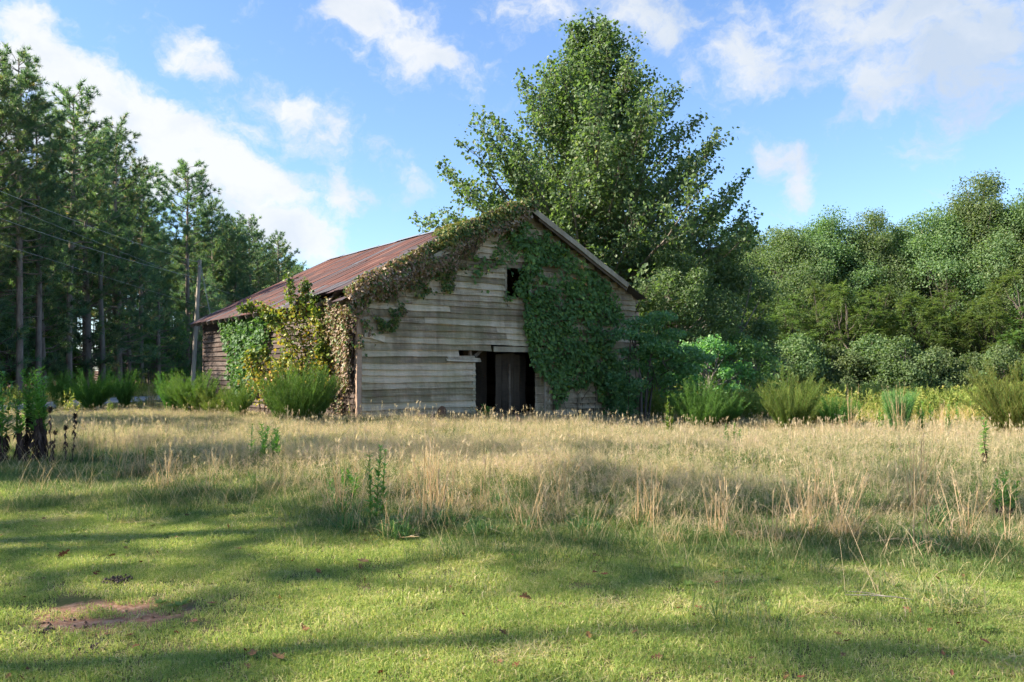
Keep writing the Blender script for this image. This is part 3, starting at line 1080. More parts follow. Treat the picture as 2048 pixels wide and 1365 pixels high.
def wall_creeper(name, label, poly_px, plane, n, mat, size, thick, density_seed, bias=0.0, stems=6, group=None, stem_from=None, thin=.35, rooted=True):
    """leaves in layers on a wall, hanging, facing outward"""
    conv = on_front if plane == 'front' else on_side
    poly = [conv(*p) for p in poly_px]
    xs = np.array([p[0] for p in poly])
    zs = np.array([p[1] for p in poly])
    root = empty(name, barn_xyz(xs.mean(), 0, 0) if plane == 'front' else barn_xyz(0, xs.mean(), 0))
    tag(root, label, 'creeper', group)
    base = np.array(root.location)
    a = rng.uniform(xs.min(), xs.max(), n * 4)
    z = rng.uniform(zs.min(), zs.max(), n * 4)
    dist = .10 * (vnoise(a, z, density_seed + 5, 3.0) - .5)
    keep = in_poly(a + dist * 3, z + dist * 3, poly)
    dn = vnoise(a, z, density_seed, 1.6) * .6 + vnoise(a, z, density_seed + 1, 4.5) * .4
    keep &= dn > thin + rng.normal(0, .10, len(a))
    a, z, dn = a[keep][:n], z[keep][:n], dn[keep][:n]
    m = len(a)
    bulge = thick * (.25 + .75 * vnoise(a, z, density_seed + 2, 2.2)) * rng.uniform(.12, 1, m) ** .7 + .06
    if plane == 'front':
        P = barn_xyz(a, -bulge, z)
        out = np.array([BW[0] * -1, BW[1] * -1, 0])
        al = np.array([BU[0], BU[1], 0])
    else:
        P = barn_xyz(-bulge, a, z)
        out = np.array([-BU[0], -BU[1], 0])
        al = np.array([BW[0], BW[1], 0])
    T = rng.normal(0, .55, (m, 3)) + [0, 0, -.75] + out * .35
    Nn = out * 1.0 + rng.normal(0, .45, (m, 3)) + [0, 0, .45]
    mb = MB()
    var = np.clip(rng.beta(2, 2.4, m) + bias + .35 * (vnoise(a, z, density_seed + 8, 1.3) - .5), 0, 1)
    mb.leaves(P - base, T, Nn, rng.uniform(.5, 1.55, m) * size, .42, .10, var)
    mb.build('leaves', mat, root)
    st = MB()
    S, E = [], []
    for _ in range(stems):
        q = rng.integers(m)
        ax = a[q]
        a0 = ax + rng.normal(0, .35)
        if plane == 'front' and rooted:
            a0, ax = max(a0, 7.2), max(ax, 7.1)
        zz0 = -.35 if rooted else z[q] - rng.uniform(.3, .8)
        off = .05
        if plane == 'front':
            S.append(barn_xyz(a0, -off, zz0) - base)
            E.append(barn_xyz(ax, -off - .03, z[q]) - base)
        else:
            S.append(barn_xyz(-off, a0, zz0) - base)
            E.append(barn_xyz(-off - .03, ax, z[q]) - base)
    stems_on(st, S, E, .014, .16)
    st.build('stems', M['vine_stem'], root, smooth_mats=(0,))
    return root


GABLE_IVY = [(1012, 452), (1050, 446), (1085, 462), (1120, 492), (1165, 528), (1200, 556), (1225, 585), (1242, 630), (1236, 668), (1222, 690),
             (1228, 720), (1248, 760), (1272, 790), (1274, 832), (1205, 835), (1196, 800), (1178, 768), (1152, 768), (1128, 782), (1112, 812), (1092, 798),
             (1086, 764), (1062, 742), (1046, 712), (1047, 676), (1040, 640), (1046, 604), (1033, 585), (1030, 556), (1040, 526), (1026, 498), (1010, 478)]
wall_creeper('gable_creeper', 'dense dark green creeper covering the right half of the barn gable', GABLE_IVY, 'front', 9000, M['ivy_leaf'], .125, .34, 3, stems=22, thin=.29)
wall_creeper('fringe_creeper', 'thin green creeper sprigs round the loft opening of the barn gable',
             [(925, 500), (985, 480), (1015, 465), (1035, 500), (1030, 530), (1012, 528), (1008, 600), (1035, 600), (1030, 540), (1000, 530), (985, 545), (960, 560), (985, 580), (960, 590), (940, 560)],
             'front', 420, M['ivy_leaf'], .10, .10, 21, stems=3, thin=.45, rooted=False)
wall_creeper('side_creeper', 'dark green creeper hanging on the side wall under the eave',
             [(455, 640), (490, 628), (530, 622), (548, 650), (545, 690), (525, 720), (530, 770), (500, 800), (470, 790), (474, 740), (462, 690)],
             'side', 3400, M['ivy_leaf'], .135, .45, 31, bias=-.28, stems=5, thin=.22)


def rake_creeper():
    """browning creeper heaped along the left rake, pouring over the corner to the ground"""
    root = empty('rake_creeper', barn_xyz(1.5, -.3, 0))
    tag(root, 'browning creeper heaped along the rake edge and pouring down the barn corner', 'creeper')
    base = np.array(root.location)
    # the part over the gable face
    poly = [on_front(*p) for p in [(1056, 412), (1052, 432), (1010, 458), (985, 474), (958, 478), (944, 496), (926, 545), (912, 578), (880, 592), (845, 600), (806, 606), (800, 640),
                                   (782, 660), (757, 664), (742, 700), (722, 716), (700, 700), (676, 590), (712, 548), (800, 512), (900, 452), (1000, 410), (1050, 398)]]
    xs = [p[0] for p in poly]
    zs = [p[1] for p in poly]
    n = 90000
    a = rng.uniform(min(xs), max(xs), n)
    z = rng.uniform(min(zs), max(zs), n)
    d = .25 * (vnoise(a, z, 71, 2.5) - .5)
    k = in_poly(a + d, z + d, poly)
    below = roof_z(a) - z                                   # how far under the roof line
    dn = vnoise(a, z, 72, 2.0) * .5 + vnoise(a, z, 73, 6) * .5
    k &= dn > .20 + .42 * smooth(.2, 1.0, below) + rng.normal(0, .08, n)
    a, z, below = a[k], z[k], below[k]
    sel = rng.permutation(len(a))[:13000]
    a, z, below = a[sel], z[sel], below[sel]
    m = len(a)
    out = np.array([-BW[0], -BW[1], 0])
    bul = .66 * (1 - .75 * smooth(.05, .9, below)) * (.5 + .5 * vnoise(a, z, 74, 1.7)) * rng.uniform(.1, 1, m) ** .5 + .08
    P = barn_xyz(a, -bul, z)
    T = rng.normal(0, .55, (m, 3)) + [0, 0, -.8] + out * .3
    Nn = out + rng.normal(0, .5, (m, 3)) + [0, 0, .6]
    var = np.clip(.70 + rng.normal(0, .18, m) - .55 * smooth(.45, 1.1, below) * (vnoise(a, z, 75, 1.2) + .25) - .50 * (rng.random(m) < .27) - .42 * smooth(.22, -.05, below) * smooth(.5, 3, a), 0, 1)
    mb = MB()
    mb.leaves(P - base, T, Nn, rng.uniform(.5, 1.5, m) * .090, .40, .12, var)
    # the part round the corner, on the side wall
    n = 30000
    a = rng.uniform(-.35, 1.75, n)
    z = rng.uniform(-.2, 3.75, n)
    dn = vnoise(a, z, 82, 2.2) * .55 + vnoise(a, z, 83, 6) * .45
    k = (a > .16 * smooth(2.3, 1.6, z)) & (dn > .36 + .16 * smooth(2.4, .3, z) + .16 * smooth(.5, 1.7, a) + rng.normal(0, .08, n))
    a, z = a[k][:4600], z[k][:4600]
    m = len(a)
    out2 = np.array([-BU[0], -BU[1], 0])
    bul = .38 * (.35 + .65 * smooth(.5, 3.4, z)) * rng.uniform(.1, 1, m) ** .7 + .07
    P = barn_xyz(-bul, a, z)
    T = rng.normal(0, .55, (m, 3)) + [0, 0, -.8] + out2 * .3
    Nn = out2 + rng.normal(0, .5, (m, 3)) + [0, 0, .5]
    var = np.clip(.62 + rng.normal(0, .22, m) - .45 * (rng.random(m) < .33), 0, 1)
    mb.leaves(P - base, T, Nn, rng.uniform(.6, 1.2, m) * .095, .42, .12, var)
    mb.build('leaves', M['rake_leaf'], root)
    st = MB()
    S, E = [], []
    for _ in range(26):
        lx = rng.uniform(.2, 5.9)
        zt = roof_z(lx) - .05
        S.append(barn_xyz(lx, -.45, zt) - base)
        E.append(barn_xyz(lx + rng.normal(-.1, .3), -rng.uniform(.15, .5), zt - rng.uniform(.3, 1.1)) - base)
    for _ in range(10):
        S.append(barn_xyz(-.1, rng.uniform(-.3, 1.2), -.2) - base)
        E.append(barn_xyz(-.12, rng.uniform(-.3, .9), rng.uniform(2.4, 3.6)) - base)
    stems_on(st, S, E, .012, .22)
    st.build('stems', M['vine_stem'], root, smooth_mats=(0,))


rake_creeper()


def roof_creeper():
    """low creeper spreading over the roof metal from the ridge to the rake"""
    root = empty('roof_creeper', barn_xyz(3.5, .6, 5.4))
    tag(root, 'yellow-green creeper mat spreading over the front edge of the metal roof', 'creeper')
    base = np.array(root.location)
    n = 60000
    lx = rng.uniform(-.3, 6.2, n)
    ly = rng.uniform(-.45, 5.2, n)
    lim = .55 + 4.5 * smooth(2.6, 6.1, lx) ** 1.5 + .9 * (vnoise(lx, ly, 91, 1.2) - .4)
    dn = vnoise(lx, ly, 92, 2.4) * .5 + vnoise(lx, ly, 93, 6) * .5
    k = (ly < lim) & (dn > .24 + .30 * smooth(-.6, 0, ly - lim) + rng.normal(0, .06, n))
    lx, ly = lx[k][:9000], ly[k][:9000]
    m = len(lx)
    up = np.array([-math.sin(TH) * BU[0], -math.sin(TH) * BU[1], math.cos(TH)])
    h = (.05 + .24 * vnoise(lx, ly, 94, 2) * smooth(1.4, 0, ly + .4)) * rng.uniform(.15, 1, m) + .02
    P = barn_xyz(lx, ly, roof_z(lx)) + up * h[:, None]
    T = rng.normal(0, .7, (m, 3)) + [0, 0, .1]
    Nn = up + rng.normal(0, .4, (m, 3))
    var = np.clip(.5 + rng.normal(0, .18, m) + .3 * smooth(3.0, 6, lx) - .42 * smooth(.3, 1.6, ly) * smooth(5.6, 3.5, lx), 0, 1)
    mb = MB()
    mb.leaves(P - base, T, Nn, rng.uniform(.6, 1.2, m) * .088, .42, .1, var)
    mb.build('leaves', M['roof_leaf'], root)
    st = MB()
    S, E = [], []
    for _ in range(24):
        x0 = rng.uniform(0, 6)
        y0 = rng.uniform(-.4, .3)
        x1 = np.clip(x0 + rng.normal(.6, .5), -.3, 6)
        y1 = y0 + rng.uniform(.4, 1.2)
        S.append(barn_xyz(x0, y0, roof_z(x0) + .03) - base)
        E.append(barn_xyz(x1, y1, roof_z(x1) + .03) - base)
    stems_on(st, S, E, .009, .1)
    st.build('stems', M['vine_stem'], root, smooth_mats=(0,))


roof_creeper()


# ------------------------------------------------------------------ trees
def curve_pts(a, b, n, lift=0.0, wob=0.0):
    """from a to b, bowing (lift>0: starts flat and turns up)"""
    t = np.linspace(0, 1, n)[:, None]
    p = a * (1 - t) + b * t
    p[:, 2] -= (lift * np.sin(t[:, 0] * np.pi))
    if wob:
        w = rng.normal(0, wob, (n, 3)).cumsum(0)
        w -= t * w[-1]
        p += w
    return p


def sweetgum(prof, H, n_prim, n_leaf, name, label, loc, rz=0.0):
    """pyramid-shaped tree: leader, rising limbs, side twigs with hanging star leaves"""
    root = empty(name, loc, rz)
    tag(root, label, 'tree')
    wood, leaf = MB(), MB()
    zz = np.linspace(-.2, H * .97, 26)
    tr = np.stack([.12 * np.sin(zz * .5), .1 * np.cos(zz * .4) - .1, zz], 1)
    rad = np.interp(zz, [0, 1, H * .5, H], [.36, .30, .16, .02])
    wood.tube(tr, rad, 9)
    pz = np.array([p[0] for p in prof])
    pr = np.array([p[1] for p in prof])
    ga = 2.39996
    LP, LT, LN = [], [], []
    for i in range(n_prim):
        u = (i + .5) / n_prim
        z0 = 1.6 + (H - 2.6) * u ** 1.30
        az = i * ga + rng.normal(0, .25)
        steep = .40 + .6 * u
        ze = min(H - .3, z0 + 1.0 + steep * np.interp(z0 + 2, pz, pr) * .55)
        r = np.interp(ze, pz, pr) * rng.uniform(.78, 1.06)
        a = np.array([np.interp(z0, zz, tr[:, 0]), np.interp(z0, zz, tr[:, 1]), z0])
        b = np.array([a[0] + r * math.cos(az), a[1] + r * math.sin(az), ze + rng.normal(0, .25)])
        P = curve_pts(a, b, 12, lift=.10 * r, wob=.05)
        ln = np.linalg.norm(b - a)
        r0 = .018 + .014 * ln
        wood.tube(P, np.linspace(r0, .010, 12), 6)
        nsec = int(7 + ln * 3.0)
        for s in range(nsec):
            t = .16 + .84 * (s + rng.random()) / nsec
            q = np.array([np.interp(t, np.linspace(0, 1, 12), P[:, c]) for c in range(3)])
            main = P[-1] - P[0]
            main /= np.linalg.norm(main)
            side = np.cross(main, [0, 0, 1.0])
            dv = main * .75 + side * (rng.choice([-1, 1]) * rng.uniform(.3, 1.0)) + np.array([0, 0, rng.uniform(.0, .75)])
            dv /= np.linalg.norm(dv)
            sl = rng.uniform(.45, 1.0) * (.85 + .26 * ln * (1.2 - t))
            e = q + dv * sl
            S = curve_pts(q, e, 5, lift=.05 * sl)
            wood.tube(S, np.linspace(.012, .005, 5), 4)
            k = int(8 + 50 * sl)
            tt = np.clip(rng.normal(.72, .30, k), .05, 1.12)
            c = q + dv * (sl * tt)[:, None]
            c += rng.normal(0, .16, (k, 3)) * [1, 1, .9]
            LP.append(c)
            LT.append(rng.normal(0, .6, (k, 3)) + [0, 0, -.65] + dv * .3)
            o = c - np.array([0, 0, np.mean(c[:, 2]) - .6])
            o[:, 2] = .9
            LN.append(dv * .5 + [0, 0, .65] + rng.normal(0, .65, (k, 3)))
    LP, LT, LN = map(np.concatenate, (LP, LT, LN))
    if len(LP) > n_leaf:
        s = rng.permutation(len(LP))[:n_leaf]
        LP, LT, LN = LP[s], LT[s], LN[s]
    m = len(LP)
    leaf.leaves(LP, LT, LN, rng.uniform(.6, 1.35, m) * .175, .46, .10, np.clip(rng.beta(2, 2.2, m), 0, 1))
    wood.build('trunk', M['gum_bark'], root, (0,))
    leaf.build('crown', M['gum_leaf'], root)
    return root


# big sweetgum behind the barn; crown radius by height (m)
GUM = [(2.0, 4.5), (4.0, 7.2), (6.0, 8.6), (8.5, 9.0), (10.5, 8.5), (12.5, 7.5), (14.2, 6.2), (15.5, 4.6), (16.7, 3.0), (18.0, 2.1), (19.3, 1.2), (20.4, .2)]
sweetgum(GUM, 20.2, 175, 150000, 'sweetgum_tree', 'tall pyramid-shaped sweetgum tree rising behind the barn roof', (4.2, 42.0, -.4))


def broad_mesh(seed, H, R, base_z, n_clump, per, leaf_size, leaf_mat, squash=.8, frond=False, trunk_r=.22, multi=1):
    """woodland tree: limbs run to many leaf clumps spread through a lumpy crown; returns trunk and crown meshes"""
    global rng
    keep = rng
    rng = np.random.default_rng(seed)
    wood, leaf = MB(), MB()
    cz = (H + base_z) / 2
    hz = (H - base_z) / 2
    stems = []
    for s in range(multi):
        lean = rng.normal(0, .05 + .12 * (multi > 1), 2)
        zz = np.linspace(-.3, H * .82, 14)
        p = np.stack([lean[0] * zz + .05 * np.sin(zz + s), lean[1] * zz + .05 * np.cos(zz * .8 + s), zz], 1)
        wood.tube(p, np.interp(zz, [0, H * .82], [trunk_r, trunk_r * .15]), 8)
        stems.append(p)
    lobes = rng.normal(0, 1, (7, 3))
    lobes /= np.linalg.norm(lobes, axis=1)[:, None]
    for c in range(n_clump):
        d = rand_dirs(1, .25)[0]
        bump = .78 + .40 * max(0, np.max(lobes @ d)) ** 3 + rng.normal(0, .06)
        rr = rng.uniform(.45, 1.0) ** .5 * bump
        taper = 1 - .45 * max(0, d[2] * rr)
        C = np.array([d[0] * R * rr * taper, d[1] * R * rr * taper, cz + d[2] * hz * min(rr, 1.12)])
        st = stems[c % multi]
        zb = np.clip(C[2] * rng.uniform(.45, .75), .6, H * .78)
        A = np.array([np.interp(zb, st[:, 2], st[:, 0]), np.interp(zb, st[:, 2], st[:, 1]), zb])
        P = curve_pts(A, C, 7, lift=.05 * R, wob=.05)
        wood.tube(P, np.linspace(.03 + trunk_r * .14, .012, 7), 5)
        rc = R * rng.uniform(.15, .30)
        k = int(per * rng.uniform(.7, 1.3))
        if frond:
            fd = rand_dirs(k, .45)
            fb = C + fd * rc * .25
            fl = rng.uniform(.38, .62, k)
            nl = 9
            for q in range(nl):
                t = (q + 1) / nl
                pos = fb + fd * (fl * t)[:, None] * 1.25
                pos[:, 2] -= fl * .55 * t * t
                for sd in (-1, 1):
                    sv = np.cross(fd, [0, 0, 1.0])
                    sv /= np.linalg.norm(sv, axis=1)[:, None] + 1e-6
                    T = sv * sd + fd * .45 + rng.normal(0, .15, (k, 3)) + [0, 0, -.18]
                    leaf.leaves(pos, T, np.tile([0, 0, 1.0], (k, 1)) + rng.normal(0, .2, (k, 3)), leaf_size * (1.1 - .5 * t), .17, .04,
                                np.clip(rng.normal(.5, .2, k), 0, 1))
        else:
            dd = rand_dirs(k, .35)
            rad = rng.uniform(.35, 1.08, k) ** .6
            pos = C + dd * (rc * rad)[:, None] * [1, 1, squash]
            T = rng.normal(0, .7, (k, 3)) + [0, 0, -.4] + dd * .35
            pos += rng.normal(0, rc * .16, (k, 3))
            Nn = dd * .6 + rng.normal(0, .55, (k, 3)) + [0, 0, .4]
            leaf.leaves(pos, T, Nn, rng.uniform(.7, 1.3, k) * leaf_size, .42, .08, np.clip(rng.beta(2, 2.3, k), 0, 1))
    rng = keep
    return wood, leaf


def tree_proto(name, wl, bark, leafm):
    w, l = wl
    return w.mesh(name + '_trunk', M[bark], (0,)), l.mesh(name + '_crown', M[leafm])


def plant_tree(meshes, name, label, cat, loc, rz, sc, group=None, parts=('trunk', 'crown'), sz=None):
    root = empty(name, loc, rz, sc)
    if sz:
        root.scale = (sc, sc, sz)
    tag(root, label, cat, group)
    for pn, me in zip(parts, meshes):
        obj(pn, me, root)
    return root


def pine_mesh(seed, H, crown_from, spread, n_br, tuft_per):
    """loblolly-type pine: straight bole, stubs of dead limbs, open crown of needle tufts"""
    global rng
    keep = rng
    rng = np.random.default_rng(seed)
    wood, leaf = MB(), MB()
    zz = np.linspace(-.3, H * .985, 20)
    ph = rng.uniform(0, 6, 2)
    tr = np.stack([.10 * np.sin(zz * .25 + ph[0]), .10 * np.sin(zz * .22 + ph[1]), zz], 1)
    wood.tube(tr, np.interp(zz, [0, H * .55, H], [.20, .15, .02]), 8)

    def tr_at(z):
        return np.array([np.interp(z, zz, tr[:, 0]), np.interp(z, zz, tr[:, 1]), z])
    for i in range(16):                                     # dead stubs below the crown
        z = rng.uniform(H * .22, H * crown_from + 1)
        a = tr_at(z)
        az = rng.uniform(0, 6.28)
        ln = rng.uniform(.3, 1.4)
        b = a + [ln * math.cos(az), ln * math.sin(az), rng.uniform(-.15, .35) * ln]
        wood.tube(curve_pts(a, b, 4, 0, .03), np.linspace(.03, .008, 4), 4)
    C, D = [], []
    for i in range(n_br):
        u = ((i + rng.random()) / n_br) ** .85
        z = H * crown_from + (H * (1 - crown_from) - .3) * u
        az = i * 2.39996 + rng.normal(0, .5)
        env = (.42 + .62 * math.sin(math.pi * (.18 + .72 * u))) * spread * (1.0 - .45 * u ** 3)
        ln = env * rng.uniform(.55, 1.15)
        rise = rng.uniform(.05, .35) + .55 * u
        a = tr_at(z)
        b = a + [ln * math.cos(az), ln * math.sin(az), rise * ln]
        P = curve_pts(a, b, 7, .10 * ln, .05)
        wood.tube(P, np.linspace(.016 + .012 * ln, .010, 7), 5)
        nt_ = max(3, int(tuft_per * ln / spread))
        for k in range(nt_):
            t = rng.uniform(.35, 1.0)
            q = np.array([np.interp(t, np.linspace(0, 1, 7), P[:, c]) for c in range(3)])
            dv = (b - a) / ln + rng.normal(0, .75, 3) + [0, 0, .25]
            dv /= np.linalg.norm(dv)
            e = q + dv * rng.uniform(.12, .55)
            if k % 2 == 0:
                wood.tube(np.stack([q, e]), [.009, .006], 3)
            C.append(e)
            D.append(dv)
    C.append(tr_at(H * .985))
    D.append(np.array([0, 0, 1.0]))
    C, D = np.array(C), np.array(D)
    nn = 24
    n = len(C)
    dirs = rand_dirs(n * nn, .0).reshape(n, nn, 3) * .9 + D[:, None] * .85 + [0, 0, .12]
    base = C[:, None] - D[:, None] * rng.uniform(0, .22, (n, nn, 1))
    tv = np.clip(rng.beta(2, 2.2, n)[:, None] + rng.normal(0, .08, (n, nn)), 0, 1)
    leaf.threads(base.reshape(-1, 3), dirs.reshape(-1, 3), rng.uniform(.22, .38, n * nn), .036, tv.reshape(-1))
    rng = keep
    return wood, leaf


pines = [tree_proto('pine', pine_mesh(200, 20.0, .36, 3.0, 96, 26), 'pine_bark', 'pine_needle'),
         tree_proto('pine', pine_mesh(201, 19.0, .42, 2.7, 84, 26), 'pine_bark', 'pine_needle'),
         tree_proto('pine', pine_mesh(202, 20.5, .33, 2.9, 92, 25), 'pine_bark', 'pine_needle'),
         tree_proto('pine', pine_mesh(203, 18.0, .45, 2.5, 72, 26), 'pine_bark', 'pine_needle')]
young_pines = [tree_proto('pine', pine_mesh(210, 8.0, .16, 2.2, 52, 13), 'pine_bark', 'pine_needle'),
               tree_proto('pine', pine_mesh(211, 6.0, .12, 1.9, 42, 13), 'pine_bark', 'pine_needle')]


def plant(meshes, px, Y, name, label, cat, sc, rz, group=None):
    x = (px - 1024) / F * Y
    return plant_tree(meshes, name, label, cat, (x, Y, float(ground_z(x, Y))), rz, sc, group)


PINE_GROUP = 'pines of the stand beyond the road'
# front rank of the stand, told apart one by one
front_pines = [
    (-20, 41, 0, .88, 'tall pine at the left edge of the photo, its crown cut by the frame'),
    (38, 44, 2, .93, 'thick-trunked tall pine, second from the left edge, crown reaching highest'),
    (75, 47, 1, .90, 'slim pine with a pale bare trunk beside the thick-trunked pine'),
    (143, 52, 0, .99, 'tall straight pine between the slim pale pine and the broken snag'),
    (232, 60, 2, .98, 'tall pine with a full crown standing behind the snag in the stand'),
    (285, 66, 1, .97, 'pine with an even rounded crown midway along the stand'),
    (376, 75, 3, 1.16, 'lone-topped pine poking above its neighbours behind the utility pole'),
    (425, 84, 1, 1.02, 'pine with a flat crown just past the lone-topped pine'),
    (470, 92, 0, .95, 'pine seen above the low end of the barn roof'),
    (515, 101, 2, .93, 'last but one pine towards the far end of the stand'),
    (556, 112, 3, 1.02, 'last pine at the far right end of the stand, above the barn roof'),
]
for px, Y, k, sc, lab in front_pines:
    plant(pines[k], px, Y, 'pine_tree', lab, 'tree', sc, px * .7, PINE_GROUP)
IN_LABEL = 'tall pine crowded among the trunks inside the stand'
r_ = random.Random(21)
spots = []
for gy in range(36):
    for gx in range(6):
        x = -31.5 - gx * 4.3 + r_.uniform(-1.6, 1.6)
        y = -2 + gy * 4.1 + r_.uniform(-1.7, 1.7)
        if y < 26 and (gx > 2 or r_.random() < .52):
            continue
        if gx > 3 and y > 95:
            continue
        if r_.random() < (.36 if y < 40 else .24):
            continue
        spots.append((x, y))
for x, y in spots:
    k = r_.randrange(4)
    plant_tree(pines[k], 'pine_tree', IN_LABEL, 'tree', (x, y, 0), r_.uniform(0, 6.28), r_.uniform(.84, 1.0), PINE_GROUP)
yard_pines = [tree_proto('pine', pine_mesh(220, 19.0, .40, 3.2, 46, 16), 'pine_bark', 'pine_needle'),
              tree_proto('pine', pine_mesh(221, 17.0, .36, 3.0, 40, 15), 'pine_bark', 'pine_needle')]
for i, (x, y) in enumerate([(-16.4, -1.5), (-17.2, 2.4), (-16.8, 5.8), (-17.8, 12.2), (-24.6, -2.0), (-25.4, 5.5), (-24.8, 10.5), (-25.6, 17.5)]):
    plant_tree(yard_pines[i % 2], 'yard_pine', 'open-crowned pine by the road left of the camera, outside the photo', 'tree', (x, y, 0), i * 1.9, .92 + .05 * (i % 3), 'pines near the camera')
# young pines and leafy understorey along the edge
under = [tree_proto('understorey', broad_mesh(300, 6.5, 2.3, .6, 34, 150, .17, 'under_leaf', trunk_r=.09, multi=2), 'bark_grey', 'under_leaf'),
         tree_proto('understorey', broad_mesh(301, 4.2, 2.2, .1, 28, 150, .16, 'under_leaf', trunk_r=.07, multi=3), 'bark_grey', 'under_leaf')]
for i in range(22):
    y = 40 + i * 3.4 + r_.uniform(-1.5, 1.5)
    plant_tree(young_pines[i % 2], 'young_pine', 'young bushy pine growing low at the edge of the stand', 'tree',
               (-29.4 + r_.uniform(-3.5, 1.5), y, 0), r_.uniform(0, 6), r_.uniform(.85, 1.65), 'young pines along the stand')
for i in range(40):
    y = 38 + i * 2.15 + r_.uniform(-1, 1)
    plant_tree(under[i % 2], 'understorey_tree', 'small dark leafy tree in the shade under the pines', 'tree',
               (-31 - r_.uniform(0, 8) - (2 if i % 3 == 0 else 0), y, 0), r_.uniform(0, 6), r_.uniform(.75, 1.25), 'leafy understorey beneath the pines')
for i in range(26):
    y = 42 + i * 2.9 + r_.uniform(-1, 1)
    plant_tree(under[i % 2], 'understorey_tree', 'small dark leafy tree in the shade under the pines', 'tree',
               (-40 - r_.uniform(0, 9), y, 0), r_.uniform(0, 6), r_.uniform(1.1, 1.5), 'leafy understorey beneath the pines')
# broken snag in front of the stand
sn = MB()
sp = np.array([at(206, 745, 56), at(205, 690, 56), at(203, 640, 56), at(201, 590, 56), at(201, 550, 56), at(204, 520, 56), at(206, 478, 56)])
sp[0, 2] = -.2
o_sn = empty('dead_pine_snag', (sp[0][0], 56, 0))
tag(o_sn, 'dead limbless pine snag with a bent broken top in front of the stand', 'tree', None)
sn.tube(sp - sp[0] * [1, 1, 0], [.20, .18, .17, .155, .14, .12, .07], 8, cap=True)
sn.tube(np.array([sp[4], sp[4] + [.5, 0, .55], sp[4] + [.9, .1, .65]]) - sp[0] * [1, 1, 0], [.05, .03, .01], 5)
sn.build('trunk', M['bark_grey'], o_sn, (0,))

# woodland along the right of the field
oaks = [tree_proto('oak', broad_mesh(310, 14.0, 4.8, 1.2, 150, 420, .135, 'oak_leaf', trunk_r=.25), 'bark_grey', 'oak_leaf'),
        tree_proto('oak', broad_mesh(311, 13.0, 4.3, 1.0, 135, 420, .13, 'oak_leaf', trunk_r=.22), 'bark_grey', 'oak_leaf'),
        tree_proto('oak', broad_mesh(312, 15.0, 4.0, 1.2, 150, 410, .135, 'oak_leaf', trunk_r=.25), 'bark_grey', 'oak_leaf')]
sumacs = [tree_proto('sumac', broad_mesh(320, 7.2, 3.2, 1.6, 40, 24, .20, 'sumac_leaf', frond=True, trunk_r=.10, multi=3), 'dark_bark', 'sumac_leaf'),
          tree_proto('sumac', broad_mesh(321, 6.2, 3.0, 1.4, 36, 24, .20, 'sumac_leaf', frond=True, trunk_r=.09, multi=3), 'dark_bark', 'sumac_leaf')]
thicket = [tree_proto('thicket', broad_mesh(330, 3.6, 2.5, -1.0, 44, 230, .14, 'oak_leaf', trunk_r=.06, multi=4), 'bark_grey', 'oak_leaf'),
           tree_proto('thicket', broad_mesh(331, 3.0, 2.7, -.9, 44, 220, .135, 'oak_leaf', trunk_r=.06, multi=4), 'bark_grey', 'oak_leaf')]
ORD = ('first second third fourth fifth sixth seventh eighth ninth tenth eleventh twelfth thirteenth fourteenth fifteenth sixteenth seventeenth eighteenth nineteenth twentieth').split()
G_OAK = 'tall trees of the wood behind the field'
# (photo column, distance, top row, variant, label)
wood_row = [
    (1330, 66, 520, 0, 'broad tree of the far wood, glimpsed under the sweetgum crown'),
    (1425, 64, 500, 1, 'broad tree of the far wood, half hidden by the sweetgum branch tips'),
    (1500, 62, 470, 2, 'leafy tree of the wood next right of the sweetgum branch tips'),
    (1565, 60, 440, 0, 'round-topped tree of the wood, first clear of the sweetgum'),
    (1636, 61, 418, 1, 'domed tree of the wood, second clear of the sweetgum'),
    (1735, 60, 424, 2, 'narrow peaked tree midway along the right-hand wood'),
    (1810, 62, 438, 0, 'low-topped darker tree between the peaked tree and the tallest one'),
    (1880, 58, 400, 1, 'tree on the left shoulder of the tallest tree in the right-hand wood'),
    (1955, 58, 352, 2, 'tallest tree of the right-hand wood, near the photo edge'),
    (2050, 56, 378, 0, 'tree at the right edge of the photo, cut by the frame'),
]
hts = (14.0, 13.0, 15.0)
for px, Y, top, k, lab in wood_row:
    Y *= 1.14
    g = float(ground_z((px - 1024) / F * Y, Y))
    hgt = EYE + (HOR - top) / F * Y - g
    plant(oaks[k], px, Y, 'woodland_tree', lab, 'tree', hgt / (hts[k] * 1.04), px * .37, G_OAK)
for i in range(17):
    px = 1180 + i * 62 + r_.uniform(-15, 15)
    Y = 82 + r_.uniform(0, 10)
    plant(oaks[i % 3], px, Y, 'woodland_tree', 'tree deep in the far wood, mostly hidden by the front row', 'tree', r_.uniform(.98, 1.12), i * 1.3, G_OAK)
for i in range(9):
    px = 2130 + i * 70
    Y = 62 - i * 1.6
    plant(oaks[i % 3], px, Y, 'woodland_tree', 'tree of the wood just beyond the right edge of the photo', 'tree', r_.uniform(.95, 1.2), i * 1.9, G_OAK)
G_SU = 'feathery-leaved small trees along the wood edge'
for i, (px, Y, sc) in enumerate([(1500, 53, .95), (1575, 52, 1.0), (1640, 54, 1.05), (1700, 51, 1.12), (1770, 52, 1.0), (1830, 51, 1.05), (1895, 51, .95), (1960, 50, 1.0), (2025, 49, 1.08), (2090, 48, 1.0)]):
    plant(sumacs[i % 2], px, Y * 1.14, 'sumac_tree', '%s feathery-leaved small tree from the barn side along the wood edge' % ORD[i], 'tree', sc * 1.14, i * 2.2, G_SU)
